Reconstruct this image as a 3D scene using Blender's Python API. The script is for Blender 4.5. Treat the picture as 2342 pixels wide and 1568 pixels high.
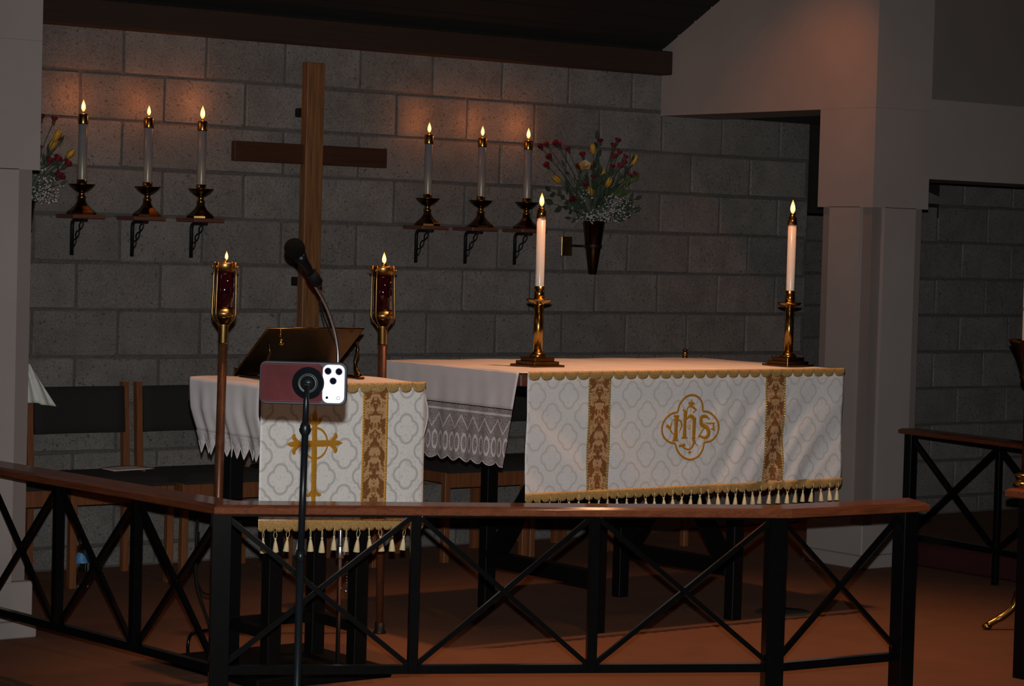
import bpy, math, random
from mathutils import Vector, Matrix
R = random.Random(7)
PI = math.pi
for o in list(bpy.data.objects):
    bpy.data.objects.remove(o)
SC = bpy.context.scene
COL = SC.collection

# ------------------------------------------------------------------ camera
CAM = Vector((-4.605, -9.422, 1.436))
YAW, PITCH, ROLL = -0.6487, -0.0396, 0.0273
fw = Vector((-math.sin(YAW) * math.cos(PITCH), math.cos(YAW) * math.cos(PITCH), math.sin(PITCH)))
r0 = Vector((math.cos(YAW), math.sin(YAW), 0))
u0 = r0.cross(fw)
rt = r0 * math.cos(ROLL) + u0 * math.sin(ROLL)
up = u0 * math.cos(ROLL) - r0 * math.sin(ROLL)
cd = bpy.data.cameras.new('camera')
cam = bpy.data.objects.new('camera', cd)
COL.objects.link(cam)
cam.matrix_world = Matrix(((rt.x, up.x, -fw.x, CAM.x), (rt.y, up.y, -fw.y, CAM.y), (rt.z, up.z, -fw.z, CAM.z), (0, 0, 0, 1)))
cd.sensor_width = 36
cd.lens = 36 * 5589 / 2342
cd.clip_start = 0.05
SC.camera = cam

# ------------------------------------------------------------------ light
w = bpy.data.worlds.new('dim_room')
SC.world = w
w.use_nodes = True
w.node_tree.nodes['Background'].inputs[0].default_value = (1.0, 0.8, 0.65, 1)
w.node_tree.nodes['Background'].inputs[1].default_value = 0.004
SC.view_settings.view_transform = 'Standard'
SC.view_settings.look = 'None'
SC.view_settings.exposure = 0
SC.view_settings.gamma = 1
SC.view_settings.use_curve_mapping = False

def spot(name, loc, aim, power, col, size, blend, radius):
    l = bpy.data.lights.new(name, 'SPOT')
    l.energy = power; l.color = col; l.spot_size = math.radians(size); l.spot_blend = blend; l.shadow_soft_size = radius
    o = bpy.data.objects.new(name, l); COL.objects.link(o)
    o.location = loc
    o.rotation_euler = (Vector(aim) - Vector(loc)).to_track_quat('-Z', 'Y').to_euler()
    return o
# the camera's own pop-up flash, 85 mm above the lens
FL = CAM + up * 0.085 + fw * 0.02
spot('camera_flash', FL, FL + fw * 5, 1150, (1.0, 0.99, 0.96), 46, 1.0, 0.012)
# warm ceiling downlight over the altar front
spot('altar_downlight', (1.44, -2.63, 3.75), (1.30, -2.95, 0), 325, (1.0, 0.49, 0.25), 71, 1.0, 0.07)
spot('lectern_downlight', (-0.25, -2.85, 3.75), (-0.25, -2.80, 0), 140, (1.0, 0.49, 0.255), 40, 1.0, 0.05)
# a second can by the right pillar
spot('pillar_downlight', (2.70, -1.62, 2.95), (3.50, -1.02, 1.90), 19, (1.0, 0.27, 0.06), 64, 1.0, 0.05)
spot('front_fill', (-0.1, -5.3, 4.0), (0.1, -4.3, 0), 62, (1.0, 0.62, 0.40), 92, 0.8, 0.06)  # unseen dim fill, added to lift the phone's shadow on the lectern

# ------------------------------------------------------------------ materials
class G:
    def __init__(s, name):
        s.m = bpy.data.materials.new(name); s.m.use_nodes = True
        s.t = s.m.node_tree; s.b = s.t.nodes['Principled BSDF']
        s._c = None
    def n(s, typ, **kw):
        x = s.t.nodes.new(typ)
        for k, v in kw.items(): setattr(x, k, v)
        return x
    def put(s, sock, v):
        if isinstance(v, bpy.types.NodeSocket): s.t.links.new(v, sock)
        elif isinstance(v, (tuple, list)) and len(v) == 3 and sock.type == 'RGBA': sock.default_value = (*v, 1)
        else: sock.default_value = v
    def m_(s, op, a, b=0.0, c=None):
        x = s.n('ShaderNodeMath', operation=op)
        s.put(x.inputs[0], a); s.put(x.inputs[1], b)
        if c is not None: s.put(x.inputs[2], c)
        return x.outputs[0]
    def co(s):
        if s._c is None:
            c = s.n('ShaderNodeTexCoord'); s._c = c
            x = s.n('ShaderNodeSeparateXYZ'); s.t.links.new(c.outputs['Object'], x.inputs[0]); s._x = x
        return s._c.outputs['Object'], s._x.outputs
    def map(s, sc):
        v, _ = s.co()
        x = s.n('ShaderNodeMapping'); s.t.links.new(v, x.inputs[0]); x.inputs['Scale'].default_value = sc
        return x.outputs[0]
    def noise(s, scale, detail=3, rough=.6, vec=None, dist=0.0):
        x = s.n('ShaderNodeTexNoise'); s.put(x.inputs['Vector'], vec or s.co()[0])
        x.inputs['Scale'].default_value = scale; x.inputs['Detail'].default_value = detail
        x.inputs['Roughness'].default_value = rough; x.inputs['Distortion'].default_value = dist
        return x.outputs['Fac']
    def voro(s, scale, feat='F1', vec=None, out='Distance'):
        x = s.n('ShaderNodeTexVoronoi', feature=feat); s.put(x.inputs['Vector'], vec or s.co()[0]); x.inputs['Scale'].default_value = scale
        return x.outputs[out]
    def ramp(s, fac, stops, interp='LINEAR'):
        x = s.n('ShaderNodeValToRGB'); s.put(x.inputs[0], fac)
        x.color_ramp.interpolation = interp
        e = x.color_ramp.elements
        while len(e) < len(stops): e.new(0.5)
        for k, (p, c) in zip(e, stops): k.position = p; k.color = (*c, 1) if len(c) == 3 else c
        return x.outputs[0]
    def mix(s, fac, a, b, mode='MIX'):
        x = s.n('ShaderNodeMix', data_type='RGBA', blend_type=mode)
        s.put(x.inputs[0], fac); s.put(x.inputs[6], a); s.put(x.inputs[7], b)
        return x.outputs[2]
    def bump(s, h, strength=.3, dist=.002):
        x = s.n('ShaderNodeBump'); s.put(x.inputs['Height'], h); x.inputs['Strength'].default_value = strength; x.inputs['Distance'].default_value = dist
        s.t.links.new(x.outputs[0], s.b.inputs['Normal']); return x
    def set(s, col=None, rough=None, metal=None, **kw):
        if col is not None: s.put(s.b.inputs['Base Color'], col)
        if rough is not None: s.put(s.b.inputs['Roughness'], rough)
        if metal is not None: s.put(s.b.inputs['Metallic'], metal)
        for k, v in kw.items(): s.put(s.b.inputs[k.replace('_', ' ')], v)
        return s
M = {}
def plain(name, col, rough=.6, metal=0, var=.12, scale=30, **kw):
    g = G(name)
    f = g.noise(scale, 4)
    c = g.ramp(f, [(.3, tuple(x * (1 - var) for x in col)), (.7, tuple(min(1, x * (1 + var)) for x in col))])
    g.set(c, rough, metal, **kw); M[name] = g.m; return g
def wood(name, c1, c2, axis, rough=.4, coat=0.0, sc=9):
    g = G(name)
    s = [60, 60, 60]; s[axis] = 3.0
    f = g.noise(1.0, 5, .65, g.map(tuple(s)), 1.2)
    s2 = [260, 260, 260]; s2[axis] = 6
    f2 = g.noise(1.0, 3, .6, g.map(tuple(s2)))
    k = g.m_('ADD', g.m_('MULTIPLY', f, .7), g.m_('MULTIPLY', f2, .3))
    g.set(g.ramp(k, [(.35, c1), (.62, c2)]), rough)
    g.b.inputs['Coat Weight'].default_value = coat; g.b.inputs['Coat Roughness'].default_value = .09
    g.bump(k, .15, .0008); M[name] = g.m; return g
# concrete block
g = G('concrete_block')
oi = g.n('ShaderNodeObjectInfo')
add = g.n('ShaderNodeVectorMath', operation='MULTIPLY_ADD')
cmb = g.n('ShaderNodeCombineXYZ'); [g.put(cmb.inputs[i], oi.outputs['Random']) for i in range(3)]
g.put(add.inputs[0], cmb.outputs[0]); add.inputs[1].default_value = (37, 53, 71); g.put(add.inputs[2], g.co()[0])
v = add.outputs[0]
big = g.noise(7, 4, .6, v); fine = g.noise(140, 3, .7, v); pit = g.voro(170, vec=v)
c = g.ramp(big, [(.3, (.160, .152, .144)), (.72, (.236, .222, .208))])
c = g.mix(g.ramp(fine, [(.36, (.0,) * 3), (.62, (1,) * 3)]), g.mix(1.0, c, (.62, .61, .6), 'MULTIPLY'), c)
dark = g.ramp(g.noise(75, 2, .5, v), [(.62, (0,) * 3), (.70, (1,) * 3)])
c = g.mix(dark, c, (.075, .071, .068))
tint = g.m_('MULTIPLY_ADD', oi.outputs['Random'], .22, .89)
tc = g.n('ShaderNodeCombineXYZ'); [g.put(tc.inputs[i], tint) for i in range(3)]
c = g.mix(1.0, c, tc.outputs[0], 'MULTIPLY')
g.set(c, .92); h = g.m_('ADD', g.m_('MULTIPLY', fine, .8), g.m_('MULTIPLY', big, .8)); g.bump(h, .8, .005); M['block'] = g.m
plain('mortar', (.088, .084, .081), .95, var=.25, scale=60)
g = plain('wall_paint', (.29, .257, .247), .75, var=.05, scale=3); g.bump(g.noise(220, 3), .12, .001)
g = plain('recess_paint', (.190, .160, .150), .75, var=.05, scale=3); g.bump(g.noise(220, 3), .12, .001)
g = G('carpet')
n1 = g.noise(420, 3, .7); n2 = g.noise(5, 3)
c = g.mix(g.ramp(n1, [(.3, (0,) * 3), (.7, (1,) * 3)]), (.098, .034, .0105), (.185, .068, .022))
c = g.mix(.35, c, g.ramp(n2, [(.3, (.090, .033, .0115)), (.7, (.175, .065, .022))]))
g.set(c, .97); g.bump(n1, .6, .004); M['carpet'] = g.m
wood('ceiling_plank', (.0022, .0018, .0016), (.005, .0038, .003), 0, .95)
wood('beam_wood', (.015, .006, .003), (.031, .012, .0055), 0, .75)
wood('cross_upright_wood', (.095, .040, .014), (.24, .112, .042), 2, .5)
wood('cross_bar_wood', (.028, .009, .005), (.058, .019, .008), 0, .5)
wood('rail_x', (.10, .028, .011), (.19, .056, .022), 0, .5, .6).set(Specular_IOR_Level=.08)
wood('rail_y', (.075, .022, .010), (.14, .041, .017), 1, .5, .45).set(Specular_IOR_Level=.08)
wood('chair_wood', (.12, .042, .014), (.21, .074, .026), 2, .5)
wood('shelf_wood', (.075, .026, .018), (.14, .05, .032), 0, .5)
plain('dark_fabric', (.015, .014, .0135), .95, var=.2, scale=200)
plain('black_steel', (.0030, .0030, .0033), .20, 0, .2, 40, Specular_IOR_Level=.16)
plain('black_table', (.0030, .0030, .0032), .5, 0, .2, 40, Specular_IOR_Level=.15)
plain('black_plastic', (.0045, .006, .0075), .34, 0, .1, Specular_IOR_Level=.22)
plain('black_foam', (.004, .004, .004), .98, 0, .3, 300, Specular_IOR_Level=.1)
g = plain('iron', (.005, .0048, .0048), .5, 0, .3, 80, Specular_IOR_Level=.3)
def brass(name, col, rough, dirt=.3):
    g = G(name)
    f = g.noise(30, 4, .65)
    g.set(g.ramp(f, [(.3, tuple(x * (1 - dirt) for x in col)), (.7, col)]), rough, 1.0)
    g.bump(g.noise(160, 2), .05, .0006); M[name] = g.m
brass('brass', (.38, .24, .07), .25)
brass('brass_dark', (.155, .088, .032), .25, .4)
brass('vase_metal', (.13, .072, .028), .22, .3)
brass('bronze', (.085, .055, .022), .34, .4)
brass('brass_satin', (.44, .27, .09), .36)
brass('gold_plate', (.85, .55, .18), .30)
plain('copper_pole', (.10, .037, .017), .4, .4, .25, 40)
brass('chrome', (.62, .62, .66), .28, .1)
g = G('candle_wax')
_, xyz = g.co()
c = g.ramp(g.m_('MULTIPLY', xyz[2], 4.3), [(.0, (.27, .235, .18)), (.46, (.25, .22, .18)), (.62, (.19, .175, .175)), (1, (.175, .17, .185))])
g.set(c, .28, Subsurface_Weight=.15); g.b.inputs['Subsurface Radius'].default_value = (.01, .006, .004); M['wax'] = g.m
g = plain('white_wax', (.80, .69, .60), .26, var=.03, Subsurface_Weight=.2); g.b.inputs['Subsurface Radius'].default_value = (.01, .006, .004)
g = G('red_glass'); g.set((.020, .0015, .004), .06, Specular_IOR_Level=.7, Coat_Weight=.5); M['red_glass'] = g.m
g = G('flame')
_, xyz = g.co()
c = g.ramp(g.m_('MULTIPLY', xyz[2], 22.0), [(.0, (1.0, .38, .06)), (.22, (1.0, .72, .30)), (.55, (1.0, .82, .42)), (.95, (1, .50, .08))])
g.set((0, 0, 0), 1, Emission_Color=c, Emission_Strength=1.65); M['flame'] = g.m
g = G('red_leather')
f = g.noise(12, 5, .65); f2 = g.noise(300, 3)
g.set(g.ramp(f, [(.3, (.040, .0075, .009)), (.7, (.072, .0145, .017))]), .6, Specular_IOR_Level=.05); g.bump(f2, .2, .0006); M['red_leather'] = g.m
plain('case_edge', (.012, .0125, .021), .5, Specular_IOR_Level=.2)
plain('phone_white', (.80, .82, .92), .35, var=.01)
plain('lens_black', (.001, .001, .004), .6, Specular_IOR_Level=.02)
plain('lens_ring', (.03, .03, .10), .3)
plain('rubber', (.006, .006, .0065), .7, Specular_IOR_Level=.15)
# textiles -----------------------------------------------------------
def quatrefoil(g, uw, vh, ax=0, lobe=.13):
    """distance field of a half-drop lattice of four-lobed motifs, in the cloth's own plane"""
    _, xyz = g.co()
    out = None
    for (ou, ov) in ((0.0, 0.0), (.5, .5)):
        def cell(sock, p, o):
            a = g.m_('ADD', g.m_('DIVIDE', sock, p), 100.0 + o)
            return g.m_('ABSOLUTE', g.m_('SUBTRACT', g.m_('FRACT', a), .5))
        q = g.m_('MULTIPLY', cell(xyz[ax], uw, ou), uw); r = g.m_('MULTIPLY', cell(xyz[2], vh, ov), vh)
        def dist(cx, cz, sx=1.0, sz=1.0):
            a = g.m_('MULTIPLY', g.m_('SUBTRACT', q, cx), sx); b = g.m_('MULTIPLY', g.m_('SUBTRACT', r, cz), sz)
            return g.m_('SQRT', g.m_('ADD', g.m_('MULTIPLY', a, a), g.m_('MULTIPLY', b, b)))
        d = g.m_('MINIMUM', dist(uw * lobe, 0), dist(0, vh * lobe * 1.15))
        out = d if out is None else g.m_('MINIMUM', out, d)
    return out
def brocade(name, base, line, uw, vh, rad):
    g = G(name)
    d = quatrefoil(g, uw, vh)
    ring = g.ramp(g.m_('DIVIDE', d, rad * 1.7), [(.46, (0,) * 3), (.56, (1,) * 3), (.68, (1,) * 3), (.74, (0,) * 3)])
    fig = g.ramp(g.noise(85, 2, .5, None, 1.5), [(.57, (0,) * 3), (.64, (.55,) * 3)])
    k = g.m_('MAXIMUM', ring, fig)
    c = g.mix(k, base, line)
    wv = g.noise(900, 2, .5)
    c = g.mix(g.m_('MULTIPLY', wv, .25), c, tuple(x * .7 for x in base))
    g.set(c, g.m_('SUBTRACT', .62, g.m_('MULTIPLY', k, .18)), Sheen_Weight=.15); g.bump(k, .12, .0006); M[name] = g.m
brocade('brocade_lectern', (.78, .79, .78), (.50, .51, .51), .160, .150, .0245)
brocade('brocade_altar', (.74, .76, .78), (.61, .59, .56), .150, .150, .0235)
g = G('orphrey')
_, xyz = g.co()
a = g.m_('ABSOLUTE', xyz[0])
cv = g.n('ShaderNodeCombineXYZ'); g.put(cv.inputs[0], a); g.put(cv.inputs[2], xyz[2])
wob = g.m_('MULTIPLY', g.m_('SUBTRACT', g.noise(30, 3, .6, cv.outputs[0], 1.0), .5), 3.2)
zz_ = g.m_('ADD', g.m_('MULTIPLY', xyz[2], 2 * PI / .105), wob)
aa_ = g.m_('ADD', g.m_('MULTIPLY', a, 2 * PI / .062), wob)
og = g.m_('ADD', g.m_('MULTIPLY', g.m_('COSINE', zz_), g.m_('COSINE', aa_)), g.m_('MULTIPLY', g.m_('COSINE', g.m_('ADD', g.m_('MULTIPLY', zz_, 3.0), g.m_('MULTIPLY', aa_, 2.0))), .55))
fin = g.m_('MULTIPLY', g.m_('SUBTRACT', g.noise(130, 2, .6, cv.outputs[0], 1.5), .5), 1.6)
kk = g.m_('MULTIPLY_ADD', g.m_('ADD', og, fin), .25, .5)
g.set(g.ramp(kk, [(.38, (.20, .078, .022)), (.47, (.25, .105, .034)), (.50, (.48, .29, .14)), (.70, (.54, .34, .17)), (.78, (.30, .13, .045))]), .55, Sheen_Weight=.1)
g.bump(kk, .1, .0006); M['orphrey'] = g.m
plain('gold_thread', (.56, .27, .030), .42, .25, .25, 300)
g = plain('gold_braid', (.46, .30, .11), .5, .2, .3, 250); g.bump(g.voro(330), .7, .002)
plain('bead_gold', (.75, .55, .20), .25, .7)
plain('tassel_cream', (.66, .56, .33), .8, 0, .2, 400)
g = plain('linen', (.66, .62, .63), .9, var=.06, scale=12); g.bump(g.noise(500, 2), .15, .0005)
g = G('lace')
_, xyz = g.co()
# zig-zag tape, open mesh and ovals of crocheted lace; y runs along the hem, z down
t = g.m_('PINGPONG', g.m_('ADD', xyz[1], 10.0), .037)
zz = g.m_('SUBTRACT', g.m_('SUBTRACT', xyz[2], .755), g.m_('MULTIPLY', t, 1.35))
zig = g.m_('LESS_THAN', g.m_('ABSOLUTE', zz), .004)
ov = g.m_('SQRT', g.m_('ADD', g.m_('POWER', g.m_('SUBTRACT', t, .0185), 2.0), g.m_('POWER', g.m_('MULTIPLY', g.m_('SUBTRACT', xyz[2], .705), .42), 2.0)))
oval = g.m_('LESS_THAN', g.m_('ABSOLUTE', g.m_('SUBTRACT', ov, .013)), .0025)
band = g.m_('LESS_THAN', g.m_('ABSOLUTE', g.m_('SUBTRACT', xyz[2], .824)), .004)
hole = g.m_('GREATER_THAN', g.voro(190, 'DISTANCE_TO_EDGE'), .13)
solid = g.m_('MAXIMUM', g.m_('MAXIMUM', zig, oval), band)
alpha = g.m_('MAXIMUM', solid, g.m_('SUBTRACT', 1.0, g.m_('MULTIPLY', hole, .60)))
g.set(g.mix(solid, (.43, .38, .38), (.72, .66, .66)), .9, Alpha=alpha); M['lace'] = g.m
g = G('lectern_lace')
hole = g.m_('GREATER_THAN', g.voro(230, 'DISTANCE_TO_EDGE'), .2)
g.set((.60, .55, .56), .9, Alpha=g.m_('SUBTRACT', 1.0, g.m_('MULTIPLY', hole, .55))); M['lectern_lace'] = g.m
# plants
plain('petal_red', (.20, .013, .022), .6, 0, .4, 60)
plain('petal_crimson', (.13, .010, .018), .6, 0, .4, 60)
plain('petal_yellow', (.50, .26, .022), .55, 0, .25, 60)
plain('petal_cream', (.62, .48, .24), .6, 0, .2, 60)
plain('leaf_green', (.030, .050, .028), .5, 0, .4, 40)
plain('leaf_light', (.075, .105, .035), .5, 0, .4, 40)
plain('stem_green', (.040, .058, .038), .55, 0, .3, 60)
plain('gypsophila', (.46, .45, .43), .8)
plain('kneeler_red', (.040, .006, .008), .6)
plain('paper', (.70, .66, .60), .8)
plain('white_cloth', (.62, .64, .60), .6, 0, .08, 40)
g = G('clear_plastic'); g.set((.9, .95, 1), .05, Transmission_Weight=1.0, IOR=1.2); M['clear_plastic'] = g.m
plain('label_blue', (.06, .22, .45), .5, 0, .5, 60)
plain('mat_dark', (.012, .012, .013), .9)
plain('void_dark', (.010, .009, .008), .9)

# ------------------------------------------------------------------ mesh helpers
class MB:
    def __init__(s): s.v = []; s.f = []; s.sm = []
    def add(s, vs, fs, smooth=False):
        b = len(s.v); s.v += [tuple(v) for v in vs]
        for f in fs: s.f.append(tuple(b + i for i in f)); s.sm.append(smooth)
        return s
    def box(s, c, d, rz=0.0, taper=1.0):
        c = Vector(c); x, y, z = d[0] / 2, d[1] / 2, d[2] / 2
        vs = [Vector((a * x * (taper if k > 0 else 1), b * y * (taper if k > 0 else 1), k * z)) for k in (-1, 1) for a, b in ((-1, -1), (1, -1), (1, 1), (-1, 1))]
        m = Matrix.Rotation(rz, 3, 'Z')
        return s.add([m @ v + c for v in vs], [(3, 2, 1, 0), (4, 5, 6, 7), (0, 1, 5, 4), (1, 2, 6, 5), (2, 3, 7, 6), (3, 0, 4, 7)])
    def bbox(s, c, d, bev, rz=0.0):
        """box with chamfered edges"""
        c = Vector(c); hx, hy, hz = (k / 2 for k in d); m = Matrix.Rotation(rz, 3, 'Z')
        vs = []; idx = {}
        for sx in (-1, 1):
            for sy in (-1, 1):
                for sz in (-1, 1):
                    for a, p in enumerate(((sx * hx, sy * (hy - bev), sz * (hz - bev)), (sx * (hx - bev), sy * hy, sz * (hz - bev)), (sx * (hx - bev), sy * (hy - bev), sz * hz))):
                        idx[(sx, sy, sz, a)] = len(vs); vs.append(m @ Vector(p) + c)
        fs = []
        I = lambda x, y, z, a: idx[(x, y, z, a)]
        for k in (-1, 1):
            fs.append([I(k, -1, -1, 0), I(k, 1, -1, 0), I(k, 1, 1, 0), I(k, -1, 1, 0)][::k])
            fs.append([I(-1, k, -1, 1), I(-1, k, 1, 1), I(1, k, 1, 1), I(1, k, -1, 1)][::k])
            fs.append([I(-1, -1, k, 2), I(1, -1, k, 2), I(1, 1, k, 2), I(-1, 1, k, 2)][::k])
        for a in (-1, 1):
            for b in (-1, 1):
                fs.append([I(a, b, -1, 0), I(a, b, -1, 1), I(a, b, 1, 1), I(a, b, 1, 0)][::-a * b])
                fs.append([I(a, -1, b, 0), I(a, -1, b, 2), I(a, 1, b, 2), I(a, 1, b, 0)][::a * b])
                fs.append([I(-1, a, b, 1), I(-1, a, b, 2), I(1, a, b, 2), I(1, a, b, 1)][::-a * b])
                for e in (-1, 1): fs.append([I(a, b, e, 0), I(a, b, e, 1), I(a, b, e, 2)][::a * b * e])
        return s.add(vs, fs)
    def lathe(s, prof, n=24, c=(0, 0, 0), smooth=True, rot=0.0, mat=None, cap=True):
        c = Vector(c); vs = []; fs = []
        for r, z in prof:
            for k in range(n):
                a = 2 * PI * k / n + rot
                p = Vector((r * math.cos(a), r * math.sin(a), z))
                vs.append((mat @ p if mat else p) + c)
        for i in range(len(prof) - 1):
            for k in range(n):
                fs.append((i * n + k, i * n + (k + 1) % n, (i + 1) * n + (k + 1) % n, (i + 1) * n + k))
        s.add(vs, fs, smooth)
        if cap:
            b = len(s.v) - len(vs)
            for i, rev in ((0, True), (len(prof) - 1, False)):
                if prof[i][0] > 1e-6:
                    ring = [b + i * n + k for k in range(n)]
                    s.f.append(tuple(ring[::-1] if rev else ring)); s.sm.append(False)
        return s
    def tube(s, pts, r, n=8, cap=True, smooth=True, flat=None):
        pts = [Vector(p) for p in pts]; N = len(pts)
        rs = r if isinstance(r, (list, tuple)) else [r] * N
        vs = []; fs = []
        t0 = (pts[1] - pts[0]).normalized()
        ref = Vector((0, 0, 1)) if abs(t0.z) < .9 else Vector((1, 0, 0))
        nrm = t0.cross(ref).normalized()
        for i in range(N):
            t = (pts[min(i + 1, N - 1)] - pts[max(i - 1, 0)]).normalized()
            nrm = (nrm - t * nrm.dot(t)).normalized(); bn = t.cross(nrm)
            for k in range(n):
                a = 2 * PI * (k + .5) / n
                vs.append(pts[i] + (nrm * math.cos(a) + bn * math.sin(a)) * rs[i])
        for i in range(N - 1):
            for k in range(n): fs.append((i * n + k, i * n + (k + 1) % n, (i + 1) * n + (k + 1) % n, (i + 1) * n + k))
        s.add(vs, fs, smooth)
        if cap:
            b = len(s.v) - len(vs)
            s.f.append(tuple(b + k for k in range(n))[::-1]); s.f.append(tuple(b + (N - 1) * n + k for k in range(n))); s.sm += [False, False]
        return s
    def bar(s, a, b, wdt):
        """square bar between two points"""
        return s.tube([a, b], wdt * .7071, 4, smooth=False)
    def grid(s, fn, nu, nv, smooth=True):
        vs = [fn(i / nu, j / nv) for j in range(nv + 1) for i in range(nu + 1)]
        fs = [(j * (nu + 1) + i, j * (nu + 1) + i + 1, (j + 1) * (nu + 1) + i + 1, (j + 1) * (nu + 1) + i) for j in range(nv) for i in range(nu)]
        return s.add(vs, fs, smooth)
    def prism(s, poly, z0, z1, mp=None):
        n = len(poly); mp = mp or (lambda x, y, z: (x, y, z))
        vs = [mp(x, y, z0) for x, y in poly] + [mp(x, y, z1) for x, y in poly]
        fs = [tuple(range(n))[::-1], tuple(range(n, 2 * n))] + [(i, (i + 1) % n, n + (i + 1) % n, n + i) for i in range(n)]
        return s.add(vs, fs)
    def ball(s, c, r, n=10, m=6, sc=(1, 1, 1)):
        prof = [(max(1e-5, r * math.sin(PI * i / m)), -r * math.cos(PI * i / m)) for i in range(m + 1)]
        k = Matrix.Diagonal(sc)
        return s.lathe(prof, n, c, True, 0, k, False)
    def mesh(s, name):
        me = bpy.data.meshes.new(name); me.from_pydata(s.v, [], s.f)
        me.polygons.foreach_set('use_smooth', s.sm); me.update(); return me
def link(name, me, mat, parent=None, loc=(0, 0, 0), rz=0.0):
    o = bpy.data.objects.new(name, me); COL.objects.link(o)
    if mat and not me.materials: me.materials.append(M[mat])
    if parent: o.parent = parent
    o.location = loc; o.rotation_euler = (0, 0, rz)
    return o
def obj(name, mb, mat, parent=None, loc=(0, 0, 0), rz=0.0, solid=0.0):
    o = link(name, mb.mesh(name), mat, parent, loc, rz)
    if solid:
        md = o.modifiers.new('thickness', 'SOLIDIFY'); md.thickness = solid; md.offset = 0
    return o
def tag(o, label, cat, group=None):
    o['label'] = label; o['category'] = cat
    if group: o['group'] = group
    return o
def thing(name, label, cat, loc=(0, 0, 0), rz=0.0, group=None):
    o = bpy.data.objects.new(name, None); COL.objects.link(o); o.empty_display_size = .05
    o.location = loc; o.rotation_euler = (0, 0, rz)
    return tag(o, label, cat, group)
def dup(root, loc, rz, label, group=None):
    r = root.copy(); COL.objects.link(r); r.location = loc; r.rotation_euler = (0, 0, rz); r['label'] = label
    if group: r['group'] = group
    for ch in list(root.children):
        c = ch.copy(); COL.objects.link(c); c.parent = r
        for g2 in list(ch.children):
            d = g2.copy(); COL.objects.link(d); d.parent = c
    return r
def struct(name, mb, mat, parent=None, loc=(0, 0, 0)):
    o = obj(name, mb, mat, parent, loc)
    if not parent: o['kind'] = 'structure'
    return o
def catmull(pts, k=6, closed=False):
    P = [Vector(p) for p in pts]; n = len(P); out = []
    rng = range(n if closed else n - 1)
    for i in rng:
        a = P[(i - 1) % n] if closed or i > 0 else P[0] * 2 - P[1]
        b, c = P[i], P[(i + 1) % n]
        d = P[(i + 2) % n] if closed or i < n - 2 else c * 2 - b
        for j in range(k):
            t = j / k
            out.append(.5 * ((2 * b) + (c - a) * t + (2 * a - 5 * b + 4 * c - d) * t * t + (3 * b - a - 3 * c + d) * t ** 3))
    if not closed: out.append(P[-1])
    return out
def ribbon(mb, pts, wd, mp, k=5, smooth=True, closed=False, h=.0016):
    """raised satin-stitch stroke; pts in cloth coordinates (x,z), mp lifts (x,z,off) onto the cloth"""
    P = catmull([Vector((p[0], p[1])) for p in pts], k, closed) if smooth else [Vector((p[0], p[1])) for p in pts]
    n = len(P)
    W = wd if not isinstance(wd, (list, tuple)) else None
    vs = []; fs = []
    for i in range(n):
        a = P[(i - 1) % n] if closed or i > 0 else P[0]; b = P[(i + 1) % n] if closed or i < n - 1 else P[-1]
        t = (b - a).normalized(); q = Vector((-t.y, t.x))
        if W is None:
            s = i / (n - 1) * (len(wd) - 1); j = min(int(s), len(wd) - 2); ww = wd[j] + (wd[j + 1] - wd[j]) * (s - j)
        else: ww = W
        for e, off in ((-1, .0003), (-.5, h), (.5, h), (1, .0003)):
            p = P[i] + q * (ww / 2 * e); vs.append(mp(p.x, p.y, off))
    for i in range(n if closed else n - 1):
        j = (i + 1) % n
        for e in range(3): fs.append((i * 4 + e, j * 4 + e, j * 4 + e + 1, i * 4 + e + 1))
    mb.add(vs, fs, True)
ORD = ['first', 'second', 'third', 'fourth', 'fifth', 'sixth', 'seventh', 'eighth', 'ninth', 'tenth', 'eleventh', 'twelfth', 'thirteenth', 'fourteenth', 'fifteenth',
       'sixteenth', 'seventeenth', 'eighteenth', 'nineteenth', 'twentieth', 'twenty-first', 'twenty-second', 'twenty-third', 'twenty-fourth', 'twenty-fifth', 'twenty-sixth', 'twenty-seventh', 'twenty-eighth']

# ------------------------------------------------------------------ the setting
struct('floor', MB().box((1.5, -4.2, -.05), (14, 16, .1)), 'carpet')
# back wall of concrete blocks: mortar bed recessed, each block an object of its own
WL, WR = -1.30, 4.49
struct('wall_back', MB().box(((WL + WR) / 2, .11, 1.22), (WR - WL, .20, 2.44)), 'mortar')
wb = bpy.data.objects['wall_back']
ZT, BH, HB = 2.334, .2032, .2032
meshes = {}
def block_mesh(wd, ht, var):
    key = (round(wd, 3), round(ht, 3), var)
    if key in meshes: return meshes[key]
    q = random.Random(hash(key) & 0xffff)
    mb = MB(); mb.bbox((0, .03, 0), (wd, .06, ht), .005)
    mb.v = [(x + q.uniform(-.0022, .0022), y + q.uniform(-.0012, .0012), z + q.uniform(-.0022, .0022)) for x, y, z in mb.v]
    meshes[key] = mb.mesh('block'); return meshes[key]
def block_wall(parent, x0, x1, z0, z1, yf, inv):
    J = .0115
    for n in range(0, 14):
        ztop = ZT - BH * (n - 1); zbot = ztop - BH
        a, b = max(zbot, z0), min(ztop, z1)
        if b - a < .03: continue
        par = 0 if n % 2 == 1 else 1        # row 1 has its joints on even half-blocks
        h = math.floor(x0 / HB) - 2
        h -= (h - par) % 2
        while h * HB < x1:
            l, r = max(h * HB, x0), min((h + 2) * HB, x1)
            if r - l > .03:
                o = link('block', block_mesh(r - l - J, b - a - J, (h // 2 + n) % 4), 'block', parent, ((l + r) / 2, yf, (a + b) / 2))
            h += 2
block_wall(wb, WL, WR, 0.0, 2.42, 0.0, None)
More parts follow.
